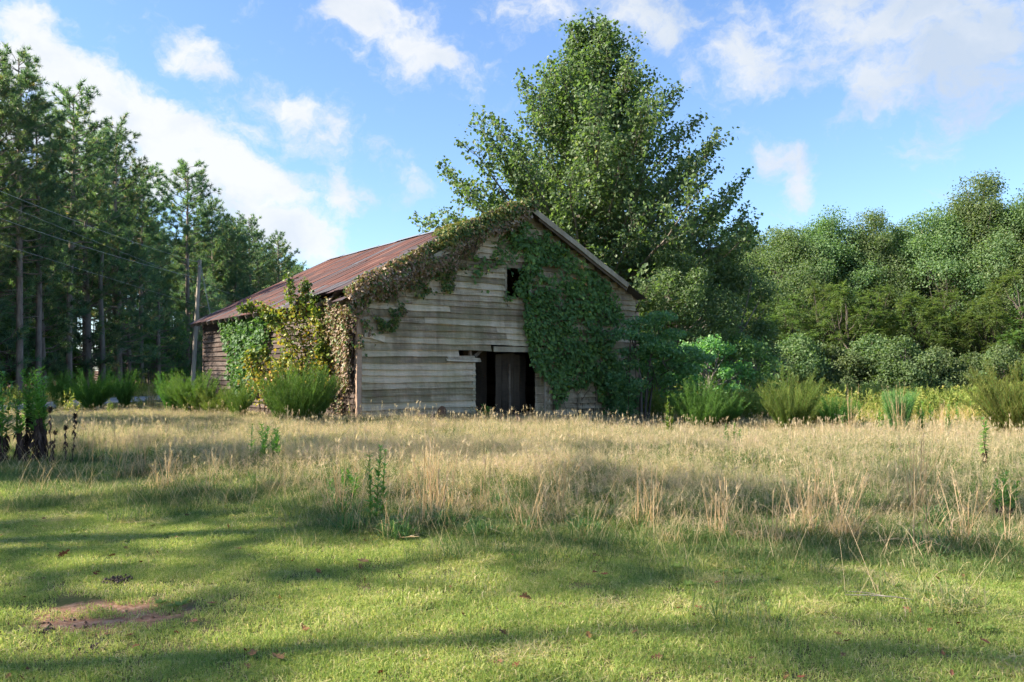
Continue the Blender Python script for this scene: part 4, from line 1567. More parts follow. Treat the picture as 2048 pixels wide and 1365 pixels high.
for i in range(20):
    px = 1440 + i * 36 + r_.uniform(-10, 10)
    Y = 55.5 - .17 * i + r_.uniform(-1, 1)
    plant(thicket[i % 2], px, Y, 'thicket_bush', '%s rounded leafy bush from the barn side at the foot of the wood' % ORD[i], 'bush', r_.uniform(.8, 1.15), i * 1.7, 'bushes at the foot of the wood')
# far trees closing the gap past the barn
for i, px in enumerate((600, 645, 700, 760, 850, 950)):
    plant(oaks[i % 3], px, 118 + 4 * (i % 3), 'woodland_tree', 'distant tree beyond the barn, at the end of the road', 'tree', r_.uniform(.95, 1.2), i, G_OAK)

# trees close by the barn's right corner
side_tree = tree_proto('side', broad_mesh(340, 9.6, 3.6, 1.0, 80, 380, .125, 'gum_leaf', trunk_r=.14, multi=2), 'bark_grey', 'gum_leaf')
plant(side_tree, 1352, 36, 'young_gum_tree', 'pale-leaved bushy tree between the barn roof edge and the wood', 'tree', .72, .4)
plant(side_tree, 1300, 39, 'young_gum_tree', 'leafy tree directly behind the right end of the barn roof', 'tree', .66, 2.4)
plant(side_tree, 1445, 40, 'young_gum_tree', 'dark leafy tree right of the barn, behind the feathery bushes', 'tree', .82, 4.1)
plant(under[1], 1400, 33, 'shade_bush', 'dark leafy bush in the barn shade behind the bright feathery bush', 'bush', .80, 1.0)
plant(under[1], 1485, 35, 'shade_bush', 'dark leafy bush right of the barn behind the tall feathery bush', 'bush', .85, 3.0)
plant(under[1], 1330, 31.5, 'shade_bush', 'dark low bush close behind the leaning stems at the barn corner', 'bush', .75, 5.0)


def corner_sapling():
    """thin leaning stems at the barn's right corner with layered blue-green foliage"""
    root = empty('corner_sapling', (at(1290, 850, 27.5)[0], 27.5, -.45))
    tag(root, 'blue-green sapling with thin leaning stems at the right corner of the barn', 'tree')
    b = np.array(root.location)
    w, l = MB(), MB()
    stems = [[(1284, 855), (1282, 760), (1270, 690), (1268, 640)], [(1290, 855), (1292, 780), (1300, 720), (1318, 660)],
             [(1287, 855), (1296, 770), (1325, 725), (1370, 705)], [(1282, 855), (1279, 740), (1262, 670), (1250, 640)],
             [(1294, 855), (1306, 760), (1340, 740), (1395, 715)]]
    for i, s in enumerate(stems):
        Ys = 27.3 + .25 * i
        p = np.array([at(x, y, Ys + .1 * k) for k, (x, y) in enumerate(s)])
        t = np.linspace(0, 3, 13)
        p = np.stack([np.interp(t, range(4), p[:, c]) for c in range(3)], 1)
        w.tube(p - b, np.linspace(.05, .012, 13), 6)
    # flat sprays of foliage
    sprays = [(1285, 648, .75, .26), (1322, 634, .55, .22), (1252, 668, .5, .22), (1346, 668, .5, .2), (1268, 705, .6, .22), (1316, 692, .7, .28), (1290, 676, .45, .2), (1335, 706, .5, .18), (1300, 740, .5, .2), (1275, 770, .45, .25), (1330, 760, .5, .2), (1375, 738, .5, .2),
              (1370, 705, .7, .22), (1402, 716, .5, .18), (1345, 730, .6, .2), (1258, 728, .5, .2), (1255, 780, .55, .5), (1250, 820, .5, .4), (1240, 760, .5, .4)]
    for (x, y, rx, rz) in sprays:
        c = at(x, y, 27.2 + rng.uniform(0, 1.0))
        k = int(900 * rx)
        d = rand_dirs(k, .1)
        P = c + d * (rng.uniform(.2, 1, k) ** .5)[:, None] * [rx, .8, rz]
        T = rng.normal(0, .6, (k, 3)) + [0, 0, -.5]
        Nn = rng.normal(0, .45, (k, 3)) + [0, -.3, .9]
        l.leaves(P - b, T, Nn, rng.uniform(.7, 1.2, k) * .11, .40, .08, np.clip(rng.normal(.5, .22, k), 0, 1))
        near = min(stems, key=lambda s: abs(s[-1][0] - x))
        w.tube(np.stack([at(near[2][0], near[2][1], 27.4), at((x + near[2][0]) / 2, y + 10, 27.4), c]) - b, [.016, .011, .006], 4)
    w.build('trunk', M['dark_bark'], root, (0,))
    l.build('crown', M['teal_leaf'], root)


corner_sapling()


def yellow_shrub(name, label, stems, Y0, leaf_n, sz, bias):
    """arching shrub: stems given as photo polylines with a depth each"""
    b = at(stems[0][1][0][0], 840, Y0)
    b[2] = 0
    root = empty(name, b)
    tag(root, label, 'shrub')
    w, l = MB(), MB()
    for Ys, s in stems:
        p = np.array([at(x, y, Ys) for x, y in s])
        n = len(p)
        t = np.linspace(0, n - 1, 5 * n)
        p = np.stack([np.interp(t, range(n), p[:, c]) for c in range(3)], 1)
        p += np.stack([.03 * np.sin(t * 2), .04 * np.cos(t * 1.7), .02 * np.sin(t * 3)], 1)
        w.tube(p - b, np.linspace(.026, .006, len(p)), 5)
        seg = len(p)
        k = leaf_n
        tt = rng.uniform(.18, 1.0, k) ** .8 * (seg - 1)
        q = np.stack([np.interp(tt, range(seg), p[:, c]) for c in range(3)], 1)
        spread = .30 * np.clip(1.15 - tt / seg, .28, 1)[:, None]
        q = q + rng.normal(0, 1, (k, 3)) * spread * [1, .9, .9]
        T = rng.normal(0, .7, (k, 3)) + [0, 0, -.25]
        Nn = rng.normal(0, .5, (k, 3)) + [-.3, -.2, .8]
        g = bias - .45 * smooth(.55, 1, tt / seg)
        l.leaves(q - b, T, Nn, rng.uniform(.7, 1.25, k) * sz, .42, .09, np.clip(rng.normal(.52, .2, k) + g, 0, 1))
        for _ in range(14):
            j = rng.integers(seg // 4, seg - 1)
            e = p[j] + rng.normal(0, .22, 3)
            w.tube(np.stack([p[j], e]) - b, [.007, .003], 3)
    w.build('stems', M['vine_stem'], root, (0,))
    l.build('leaves', M['yellow_leaf'], root)


yellow_shrub('yellowing_shrub', 'tall arching shrub with yellow and lime leaves against the barn side wall', [
    (24.2, [(625, 850), (622, 760), (606, 680), (585, 610), (574, 548)]),
    (24.4, [(630, 850), (628, 740), (618, 660), (612, 600), (606, 560)]),
    (24.3, [(618, 850), (605, 740), (575, 660), (540, 622), (505, 612), (482, 622)]),
    (24.0, [(635, 850), (640, 740), (640, 660), (628, 590)]),
    (24.5, [(640, 850), (655, 740), (660, 670), (650, 630)]),
    (24.0, [(615, 850), (596, 750), (580, 690), (556, 640), (528, 628)]),
    (23.8, [(628, 850), (640, 790), (650, 720), (640, 690)])], 24.3, 500, .115, .02)
yellow_shrub('yellowing_shrub', 'low shrub with orange-yellow leaves beneath the side wall creeper', [
    (26.0, [(520, 840), (514, 780), (505, 730), (500, 705)]),
    (26.2, [(526, 840), (530, 780), (540, 730), (528, 700)]),
    (25.8, [(530, 840), (545, 780), (560, 735), (585, 708)]),
    (26.0, [(535, 840), (560, 790), (590, 745), (620, 725)])], 26.0, 480, .11, .12)


# ------------------------------------------------------------------ grasses (scattered clumps)
def scatter(name, label, cat, pts, yaw, scl, pick, protos, tilt=None):
    """one object: points carrying small clump meshes"""
    pc = bpy.data.collections.new(name + '_clumps')
    for k, me in enumerate(protos):
        pc.objects.link(bpy.data.objects.new('%s_clump_%02d' % (name, k), me))
    me = bpy.data.meshes.new(name)
    me.vertices.add(len(pts))
    me.vertices.foreach_set('co', np.asarray(pts, np.float32).ravel())
    rot = np.zeros((len(pts), 3), np.float32)
    rot[:, 2] = yaw
    if tilt is not None:
        rot[:, :2] = tilt
    a = me.attributes.new('rot', 'FLOAT_VECTOR', 'POINT')
    a.data.foreach_set('vector', rot.ravel())
    a = me.attributes.new('scl', 'FLOAT', 'POINT')
    a.data.foreach_set('value', np.asarray(scl, np.float32))
    a = me.attributes.new('pick', 'INT', 'POINT')
    a.data.foreach_set('value', np.asarray(pick, np.int32))
    o = obj(name, me)
    ng = bpy.data.node_groups.new(name + '_scatter', 'GeometryNodeTree')
    ng.interface.new_socket('Geometry', in_out='INPUT', socket_type='NodeSocketGeometry')
    ng.interface.new_socket('Geometry', in_out='OUTPUT', socket_type='NodeSocketGeometry')
    gi, go = ng.nodes.new('NodeGroupInput'), ng.nodes.new('NodeGroupOutput')
    ci = ng.nodes.new('GeometryNodeCollectionInfo')
    ci.inputs['Collection'].default_value = pc
    ci.inputs['Separate Children'].default_value = True
    ci.inputs['Reset Children'].default_value = True
    ip = ng.nodes.new('GeometryNodeInstanceOnPoints')
    ip.inputs['Pick Instance'].default_value = True

    def attr(nm, typ):
        n = ng.nodes.new('GeometryNodeInputNamedAttribute')
        n.data_type = typ
        n.inputs['Name'].default_value = nm
        return n.outputs[0]
    ng.links.new(gi.outputs[0], ip.inputs['Points'])
    ng.links.new(ci.outputs[0], ip.inputs['Instance'])
    ng.links.new(attr('pick', 'INT'), ip.inputs['Instance Index'])
    ng.links.new(attr('rot', 'FLOAT_VECTOR'), ip.inputs['Rotation'])
    ng.links.new(attr('scl', 'FLOAT'), ip.inputs['Scale'])
    ng.links.new(ip.outputs[0], go.inputs[0])
    md = o.modifiers.new('scatter', 'NODES')
    md.node_group = ng
    tag(o, label, cat, kind='stuff')
    return o


def disc(n, r):
    a = rng.uniform(0, 2 * np.pi, n)
    q = r * np.sqrt(rng.random(n))
    return np.stack([q * np.cos(a), q * np.sin(a), np.zeros(n)], 1)


def lean_dirs(n, amt):
    a = rng.uniform(0, 2 * np.pi, n)
    t = np.abs(rng.normal(0, amt, n))
    return np.stack([np.sin(t) * np.cos(a), np.sin(t) * np.sin(a), np.cos(t)], 1)


# where the mown lawn stops and the tall grass starts (distance by photo direction)
def front_edge(x, y):
    """tall grass begins beyond this distance"""
    u = x / np.maximum(y, 1.0)
    e = np.interp(u, [-.90, -.64, -.52, -.44, -.30, -.22, -.12, 0, .15, .35, .60, .8],
                  [15.0, 14.2, 13.0, 10.6, 9.5, 8.8, 7.9, 7.9, 7.4, 7.1, 7.2, 7.4])
    return e + .8 * (vnoise(x, y, 400, .7) - .5) + .4 * (vnoise(x, y, 401, 2.0) - .5)


def in_barn(x, y, m=0.0):
    q = np.stack([x - CA[0], y - CA[1]], -1)
    a, b = q @ BU, q @ BW
    return (a > -m) & (a < WID + m) & (b > -m) & (b < DEP + m)


def on_road(x, y, m=0.0):
    cx = -20.6 - .012 * (y - 40) + .25 * np.sin(y * .12)
    return np.abs(x - cx) < 1.6 + m


def lawn():
    def clump(mb, c, k):
        n = 60
        h = rng.uniform(.022, .055, n)
        mb.blades(disc(n, .10) + c, lean_dirs(n, .62), h, rng.uniform(.0030, .0052, n), rng.uniform(.1, .8, n), np.clip(rng.normal(.40 + .10 * (k % 3), .17, n), 0, 1))
        n = 12                                   # dry thatch lying flat
        D = lean_dirs(n, .2)
        D[:, 2] = .12
        D[:, :2] = rng.normal(0, 1, (n, 2))
        mb.blades(disc(n, .10) + c + [0, 0, .010], D, rng.uniform(.03, .08, n), .0036, .1, rng.uniform(.82, 1, n))
    protos = []
    for k in range(3):                           # single clumps for ragged edges
        mb = MB()
        clump(mb, np.zeros(3), k)
        protos.append(mb.mesh('lawn_clump', M['lawn']))
    for k in range(5):                           # half-metre sods
        mb = MB()
        for q in range(44):
            clump(mb, np.array([*rng.uniform(-.27, .27, 2), 0]), q + k)
        protos.append(mb.mesh('lawn_sod', M['lawn']))
    for k in range(2):                           # broad-leaved rosettes
        mb = MB()
        n = 14
        a = rng.uniform(0, 6.28, n)
        D = np.stack([np.cos(a), np.sin(a), rng.uniform(.15, .6, n)], 1)
        mb.leaves(disc(n, .015) + [0, 0, .012], D, np.tile([0, 0, 1.0], (n, 1)), rng.uniform(.035, .075, n), .22, .04, rng.uniform(.0, .35, n))
        protos.append(mb.mesh('lawn_rosette', M['lawn']))
    mb = MB()                                    # mat of dead thatch
    n = 160
    D = rng.normal(0, 1, (n, 3))
    D[:, 2] = rng.uniform(.0, .3, n)
    mb.blades(disc(n, .14) + [0, 0, .02], D, rng.uniform(.04, .11, n), .0036, .15, rng.uniform(.8, 1, n))
    protos.append(mb.mesh('lawn_thatch', M['lawn']))
    gx, gy = np.meshgrid(np.arange(-12.5, 12.6, .44), np.arange(2.2, 16.5, .44))
    x = (gx + rng.uniform(-.08, .08, gx.shape)).ravel()
    y = (gy + rng.uniform(-.08, .08, gx.shape)).ravel()

    def bare(x, y):
        return ((x + 2.58) / .46) ** 2 + ((y - 5.12) / .36) ** 2
    k = (np.abs(x) < .74 * y + 1.6) & (y < front_edge(x, y) + 1.4) & (bare(x, y) > 8.0)
    x, y = x[k], y[k]
    p = rng.integers(3, 8, len(x))
    s = rng.uniform(.92, 1.2, len(x))
    n = 1500                                     # round the bare clay
    x2, y2 = rng.uniform(-4.3, -1.0, n), rng.uniform(3.7, 6.5, n)
    b = bare(x2, y2)
    k = (b < 9.5) & ((b + 4.0 * (vnoise(x2, y2, 410, 6.5) - .5) > 1.2) | (rng.random(n) < .08))
    x2, y2 = x2[k], y2[k]
    n = 1500                                     # longer tufts here and there
    y3 = 3 + 9 * rng.random(n)
    x3 = rng.uniform(-.72, .72, n) * y3
    k = (y3 < front_edge(x3, y3)) & (bare(x3, y3) > 1.5) & (vnoise(x3, y3, 415, 1.4) > .55)
    x3, y3 = x3[k], y3[k]
    n = 900
    y4 = 3.2 + 7 * rng.random(n) ** 1.2
    x4 = rng.uniform(-.72, .72, n) * y4
    k = (y4 < front_edge(x4, y4)) & (vnoise(x4, y4, 416, .9) > .48)
    x4, y4 = x4[k], y4[k]
    X, Y = np.concatenate([x, x2, x3, x4]), np.concatenate([y, y2, y3, y4])
    P = np.concatenate([p, rng.integers(0, 3, len(x2) + len(x3)), np.where(rng.random(len(x4)) < .55, 10, rng.integers(8, 10, len(x4)))])
    S = np.concatenate([s, rng.uniform(.7, 1.1, len(x2)), rng.uniform(1.2, 1.9, len(x3)), rng.uniform(.7, 1.3, len(x4))])
    scatter('lawn_grass', 'short mown green lawn grass in the foreground', 'grass', np.stack([X, Y, ground_z(X, Y)], 1), rng.uniform(0, 6.28, len(X)), S, P, protos)


def meadow():
    def clump(mb, c, k, green):
        n = 40
        mb.blades(disc(n, .12) + c, lean_dirs(n, .48), rng.uniform(.12, .38, n), rng.uniform(.004, .0075, n), rng.uniform(.2, 1.0, n), np.clip(rng.normal(.22, .15, n), 0, 1))
        n = 3 if green else 8
        P = disc(n, .12) + c
        D = lean_dirs(n, .34)
        h = rng.uniform(.20, .43, n)
        v = np.clip(rng.normal(.74, .15, n), 0, 1)
        mb.blades(P, D, h, .0032, rng.uniform(.05, .5, n), v)
        q = 8                                       # airy panicles
        t = rng.uniform(.45, .95, (n, q))
        base = P[:, None] + D[:, None] * (h[:, None] * t)[..., None]
        d2 = rand_dirs(n * q, .35).reshape(n, q, 3) + D[:, None] * .5
        mb.threads(base.reshape(-1, 3), d2.reshape(-1, 3), rng.uniform(.05, .13, n * q), .0036, np.clip(np.repeat(v, q) + rng.normal(0, .08, n * q), 0, 1))
        if k % 9 == 2:                              # finger-headed seed stalks standing above the rest
            b = disc(1, .1)[0] + c
            tip = b + np.array([rng.normal(0, .06), rng.normal(0, .06), rng.uniform(.42, .56)])
            mb.tube(np.stack([b, tip]), [.0022, .0016], 3, .75)
            mb.blades(np.tile(tip, (5, 1)), lean_dirs(5, .85), rng.uniform(.07, .11, 5), .007, .2, .85)
    protos = []
    for k in range(9):                              # 0-5 straw sods, 6-8 green sods
        mb = MB()
        for q in range(15):
            clump(mb, np.array([*rng.uniform(-.30, .30, 2), 0]), q + k, k > 5)
        protos.append(mb.mesh('meadow_sod', M['meadow']))
    st = .47
    gx, gy = np.meshgrid(np.arange(-26, 28, st), np.arange(6.0, 36, st))
    x = (gx + rng.uniform(-.15, .15, gx.shape)).ravel()
    y = (gy + rng.uniform(-.15, .15, gx.shape)).ravel()
    fe = front_edge(x, y)
    k = (np.abs(x) < .74 * y + 1.5) & (y > fe) & ~in_barn(x, y, .15) & ~on_road(x, y, .3)
    k &= ~((y > 26.5 + 1.4 * vnoise(x, y, 420, .5)) & (x > 4) & (rng.random(len(x)) < .5))
    k &= (y > fe + .9) | (rng.random(len(x)) < .7)
    x, y, fe = x[k], y[k], fe[k]
    m = len(x)
    edge = y - fe
    s = rng.uniform(.75, 1.2, m) * (.60 + .40 * smooth(0, 2.6, edge)) * (.62 + .42 * vnoise(x, y, 421, .55) + .34 * vnoise(x, y, 424, 1.5)) * np.where(x < -6, .85, 1) * np.where((x < -8) & (y > 25), .42, 1)
    g = vnoise(x, y, 422, .45) + .55 * smooth(2.0, 0, edge) + .30 * smooth(-1, -8, x) * smooth(14, 9, y) + rng.normal(0, .10, m)
    pick = np.where(g > .45, rng.integers(6, 9, m), rng.integers(0, 6, m))
    # long green grass creeping out of the meadow over the lawn edge
    for k in range(4):
        mb = MB()
        n = 420
        P = np.concatenate([rng.uniform(-.3, .3, (n, 2)), np.zeros((n, 1))], 1)
        mb.blades(P, lean_dirs(n, .75), rng.uniform(.05, .19, n), rng.uniform(.0035, .007, n), rng.uniform(.3, 1.0, n), np.clip(rng.normal(.22 + .06 * k, .17, n), 0, 1))
        for _ in range(2):
            b = np.array([*rng.uniform(-.28, .28, 2), 0])
            a = rng.uniform(0, 6.28)
            ln = rng.uniform(.25, .6)
            t = np.linspace(0, 1, 6)[:, None]
            q = b + np.array([math.cos(a) * .5, math.sin(a) * .5, 1.0]) * ln * t - np.array([0, 0, 1]) * ln * rng.uniform(.0, .5) * t ** 2.5
            mb.tube(q, np.linspace(.0018, .001, 6), 3, rng.uniform(.6, 1))
        protos.append(mb.mesh('edge_sod', M['meadow']))
    n = 900
    xe = rng.uniform(-9, 9.5, n)
    ye = front_edge(xe, np.full(n, 8.0))
    ye = front_edge(xe, ye) + rng.normal(.1, .75, n)
    ke = np.abs(xe) < .74 * ye + 1.0
    xe, ye = xe[ke], ye[ke]
    x, y = np.concatenate([x, xe]), np.concatenate([y, ye])
    s = np.concatenate([s, rng.uniform(.6, 1.25, len(xe))])
    pick = np.concatenate([pick, rng.integers(9, 13, len(xe))])
    m = len(x)
    scatter('meadow_grass', 'tall tan wispy meadow grass between the lawn and the barn', 'grass', np.stack([x, y, ground_z(x, y) - .01], 1), rng.uniform(0, 6.28, m), s, pick, protos,
            rng.normal(0, .07, (m, 2)))


def field_weeds():
    protos = []
    for k in range(6):
        mb = MB()
        if k < 3:                                   # leafy upright stalks
            for _ in range(7):
                b = disc(1, .28)[0]
                h = rng.uniform(.45, .95)
                tip = b + [rng.normal(0, .08), rng.normal(0, .08), h]
                mb.tube(np.stack([b, tip]), [.006, .003], 3, .3)
                q = 26
                t = rng.uniform(.25, 1, q)
                P = b + (tip - b) * t[:, None]
                d = rand_dirs(q, .5)
                mb.leaves(P, d, rand_dirs(q, .8), rng.uniform(.06, .13, q), .18, .05, np.clip(rng.normal(.35 + .08 * k, .15, q), 0, 1))
        else:                                       # rank grass
            n = 46
            mb.blades(disc(n, .26), lean_dirs(n, .34), rng.uniform(.35, .85, n), rng.uniform(.008, .014, n), rng.uniform(.1, .7, n), np.clip(rng.normal(.5 + .14 * (k - 3), .2, n), 0, 1))
        protos.append(mb.mesh('field_clump', M['field']))
    n = 13500
    y = 23 + 35 * rng.random(n) ** .9
    x = 5 + rng.random(n) * (.74 * y + 2)
    k = ~in_barn(x, y, .5) & (y > 25.5 + 2.0 * vnoise(x, y, 431, .4) + 2.0 * smooth(12, 6, x))
    x, y = x[k], y[k]
    m = len(x)
    tall = vnoise(x, y, 432, .25)
    pick = np.where(vnoise(x, y, 433, .35) + rng.normal(0, .15, m) > .5, rng.integers(0, 3, m), rng.integers(3, 6, m))
    # verge on the left, along the road
    n2 = 2600
    y2 = 24 + 66 * rng.random(n2)
    x2 = rng.uniform(-28.5, -13, n2) - .02 * y2
    k2 = ~on_road(x2, y2, .05) & ~in_barn(x2, y2, .4) & ((x2 < -22.4) | (rng.random(n2) < .10))
    x2, y2 = x2[k2], y2[k2]
    p2 = rng.integers(0, 6, len(x2))
    X, Y = np.concatenate([x, x2]), np.concatenate([y, y2])
    pick = np.concatenate([pick, p2])
    s = np.concatenate([rng.uniform(.7, 1.25, m) * (.8 + .7 * tall), rng.uniform(.5, 1.0, len(x2))])
    scatter('field_weeds', 'rank green and straw-coloured weeds filling the far field and road verge', 'weeds', np.stack([X, Y, ground_z(X, Y) - .02], 1),
            rng.uniform(0, 6.28, len(X)), s, pick, protos)


lawn()
meadow()
field_weeds()


# ------------------------------------------------------------------ bushes and weeds that stand apart
def fennel_mesh(seed, h, r, n_stem, mat, lean=.32, dry=.0):
    """feathery many-stemmed bush: fine thread leaves up every stem"""
    global rng
    keep = rng
    rng = np.random.default_rng(seed)
    w, l = MB(), MB()
    for s in range(n_stem):
        a = rng.uniform(0, 6.28)
        ln = lean * 2.3 * rng.uniform(0, 1) ** .7 + .02
        hh = h * rng.uniform(.60, 1.0) * (1 - .30 * (ln / .75) ** 2)
        b = np.array([.14 * r * math.cos(a), .14 * r * math.sin(a), -.02])
        d = np.array([math.sin(ln) * math.cos(a), math.sin(ln) * math.sin(a), math.cos(ln)])
        n = 7
        t = np.linspace(0, 1, n)[:, None]
        P = b + d * hh * t + np.array([math.cos(a), math.sin(a), 0]) * (t ** 2) * r * .22
        P[:, :2] += rng.normal(0, .035, (n, 2)).cumsum(0)
        w.tube(P, np.linspace(.009, .003, n), 4)
        q = 280
        tt = rng.uniform(.12, 1.0, q)
        base = np.stack([np.interp(tt, t[:, 0], P[:, c]) for c in range(3)], 1)
        base += rng.normal(0, .022, (q, 3))
        aa = rng.uniform(0, 6.28, q)
        D = np.stack([np.cos(aa), np.sin(aa), rng.uniform(.55, 1.5, q)], 1) + d * .45
        l.threads(base, D, rng.uniform(.09, .22, q) * np.clip(1.25 - .7 * tt, .35, 1), .0085, np.clip(rng.normal(.42, .16, q) + .25 * (tt - .5), 0, 1))
    rng = keep
    return w.mesh('stems', M['weed_leaf'], (0,)), l.mesh('foliage', M[mat])


fen = [fennel_mesh(500, 1.95, .8, 110, 'fennel', .30), fennel_mesh(501, 1.9, .7, 90, 'fennel', .24), fennel_mesh(502, 2.0, .8, 85, 'fennel_dry', .27), fennel_mesh(503, 1.75, .6, 44, 'fennel', .20), fennel_mesh(504, 1.6, 1.0, 60, 'fennel_dry', .33)]
FG = 'feathery fennel bushes'


def fennel(px, Y, k, sc, lab, sz=None):
    x = (px - 1024) / F * Y
    sz = sz or sc * (1 + .16 * math.sin(px * 12.9))
    root = plant_tree(fen[k], 'feathery_bush', lab, 'bush', (x, Y, float(ground_z(x, Y))), px * .9, sc, FG, ('stems', 'foliage'), sz)
    return root


fennel(592, 21.6, 0, 1.0, 'large feathery green bush in front of the barn corner post')
fennel(566, 22.6, 3, .85, 'feathery green bush crowded behind the large one by the corner post')
fennel(625, 22.0, 1, .80, 'feathery green bush half merged with the large one, nearest the corner post')
fennel(480, 24.5, 3, .80, 'small feathery bush low under the side wall creeper')
fennel(392, 27.0, 0, 1.05, 'broad feathery bush covering the foot of the barn rear corner')
fennel(345, 29.0, 3, .82, 'feathery bush just left of the barn rear corner')
fennel(425, 26.2, 4, .80, 'feathery bush between the side wall and the broad rear-corner bush')
fennel(186, 31.0, 0, 1.02, 'rounded feathery bush standing before the road, tallest of the three there')
fennel(250, 33.5, 3, .86, 'feathery bush before the road, right of the rounded tallest one')
fennel(122, 33.0, 1, .84, 'feathery bush before the road, next to the tall leafy weeds')
fennel(1402, 25.0, 0, .98, 'bright feathery bush right of the barn, before the dark tree shade')
fennel(1445, 26.0, 1, .85, 'darker feathery bush touching the bright one right of the barn')
fennel(1585, 24.5, 2, .98, 'olive feathery bush at the left of the tall pair in the field')
fennel(1632, 26.0, 4, 1.0, 'olive feathery bush at the right of the tall pair in the field')
fennel(1672, 25.0, 1, .80, 'dark green feathery bush at the right foot of the tall pair')
fen.append(fennel_mesh(505, 1.7, .35, 110, 'under_leaf', .09))
fennel(1800, 23.6, 5, .95, 'dark upright broom-like bush standing alone in the right field')
fennel(2035, 20.5, 2, 1.15, 'tall sparse feathery bush at the right edge of the photo')
fennel(1985, 27.0, 4, .85, 'pale feathery bush in the field left of the tall one at the edge')


def bunch_grass(name, label, px, Y, h, n, lean, green, seed, w=.012, sc=1.0, stalks=0):
    """a coarse grass tuft: arching blades, some straw, a few seed stalks"""
    global rng
    keep = rng
    rng = np.random.default_rng(seed)
    x = (px - 1024) / F * Y
    root = empty(name, (x, Y, float(ground_z(x, Y)) - .01), 0, sc)
    tag(root, label, 'grass tuft')
    mb = MB()
    hh = h * rng.uniform(.45, 1.15, n)
    mb.blades(disc(n, .10 + .12 * h), lean_dirs(n, lean), hh, rng.uniform(.6, 1.2, n) * w, rng.uniform(.3, 1.25, n), np.clip(np.where(rng.random(n) < green, rng.normal(.3, .14, n), rng.normal(.85, .1, n)), 0, 1))
    mb.build('blades', M['tuft'], root)
    if stalks:
        st = MB()
        D = lean_dirs(stalks, lean * .5)
        P = disc(stalks, .10)
        hs = h * rng.uniform(1.1, 1.9, stalks)
        for p, d, q in zip(P, D, hs):
            pts = np.stack([p, p + d * q * .55, p + d * q + [d[0] * .15 * q, d[1] * .15 * q, 0]])
            st.tube(pts, [.0035, .003, .0018], 4, .8)
            k = 7
            st.threads(p + d * q * rng.uniform(.75, 1, k)[:, None], np.tile(d, (k, 1)) + rng.normal(0, .35, (k, 3)), rng.uniform(.03, .09, k), .006, .9)
        st.build('seed_stalks', M['tuft'], root)
    rng = keep


bunch_grass('grass_tuft', 'bleached straw tuft with fanned stiff blades at the lawn edge on the right', 1690, 7.45, .42, 260, .55, .12, 601, .007, stalks=8)
bunch_grass('grass_tuft', 'green arching tuft at the lawn edge below the tall single weed', 790, 7.35, .34, 230, .75, .93, 602, .009, stalks=6)
bunch_grass('grass_tuft', 'smaller green tuft right of the arching one at the lawn edge', 960, 7.5, .30, 170, .8, .85, 603, .009)
bunch_grass('grass_tuft', 'blue-green spreading tuft under the middle of the meadow edge', 1170, 7.6, .32, 210, .8, .92, 604, .009)
bunch_grass('grass_tuft', 'straw stalks with a green base left of the bleached tuft', 1440, 7.5, .34, 190, .6, .55, 605, .008, stalks=16)
bunch_grass('grass_tuft', 'flattened green tuft at the far right of the lawn edge', 1870, 8.2, .38, 240, .85, .88, 606, .011)
bunch_grass('grass_tuft', 'tan upright stalks behind the flattened tuft on the right', 1830, 8.6, .55, 130, .35, .25, 607, .007, stalks=22)
bunch_grass('grass_tuft', 'straw and green stalks by the middle of the meadow edge', 1290, 7.9, .42, 160, .5, .4, 608, .007, stalks=12)
bunch_grass('grass_tuft', 'green tuft on the left part of the meadow edge', 410, 9.9, .30, 160, .6, .8, 609, .009, stalks=3)
bunch_grass('grass_tuft', 'thin straw stalks near the lone weed at the meadow edge', 860, 8.2, .50, 60, .35, .35, 610, .006, stalks=14)
bunch_grass('grass_tuft', 'reddish flattened straw heap in the middle of the meadow edge', 1060, 8.4, .26, 300, 1.25, .10, 611, .006)
bunch_grass('grass_tuft', 'reddish straw heap between the middle tuft and the straw stalks', 1240, 8.2, .28, 320, 1.2, .12, 612, .006, stalks=6)
bunch_grass('grass_tuft', 'matted rusty straw at the lawn edge beside the straw stalks', 1345, 7.3, .22, 160, 1.25, .1, 613, .006)
bunch_grass('grass_tuft', 'tan seed stalks crossing in front of the dark upright bush in the right field', 1800, 22.6, .9, 200, .30, .55, 614, .012, stalks=16)
bunch_grass('grass_tuft', 'tan stalks leaning beside the olive feathery pair', 1700, 21.5, .85, 50, .35, .3, 615, .010, stalks=10)
bunch_grass('grass_tuft', 'pale stalk clump in the meadow right of the dark upright bush', 1880, 19.5, .62, 90, .25, .45, 616, .008, stalks=14)
bunch_grass('grass_tuft', 'straw stalks by the road left of the utility pole', 300, 35.0, .95, 60, .4, .2, 617, .016, stalks=10)
bunch_grass('grass_tuft', 'green tuft in the meadow edge left of the lone weed', 690, 8.4, .34, 150, .65, .8, 618, .009, stalks=4)

for v in range(5):
    bunch_grass('grass_tuft', 'coarse grass tuft in the ragged front edge of the meadow', 300 + 380 * v, 9.0, .34, 130, .75, (.85, .3, .6, .15, .75)[v], 640 + v, .008, stalks=(2, 9, 5, 7, 3)[v])
tufts = [o for o in col.objects if o.get('label') == 'coarse grass tuft in the ragged front edge of the meadow']
for o in tufts:
    o['group'] = 'coarse tufts along the meadow edge'
    o.location.y = float(front_edge(np.array([o.location.x]), np.array([9.0]))[0])
for i in range(44):
    c = copy_tree(tufts[i % 5])
    u = -.62 + 1.26 * rng.random()
    y = 8.0
    for _ in range(3):
        y = float(front_edge(np.array([u * y]), np.array([y]))[0])
    y += rng.normal(.25, .7)
    c.location = (u * y, y, float(ground_z(u * y, y)) - .01)
    c.rotation_euler.z = rng.uniform(0, 6.28)
    c.scale = (rng.uniform(.7, 1.3),) * 3


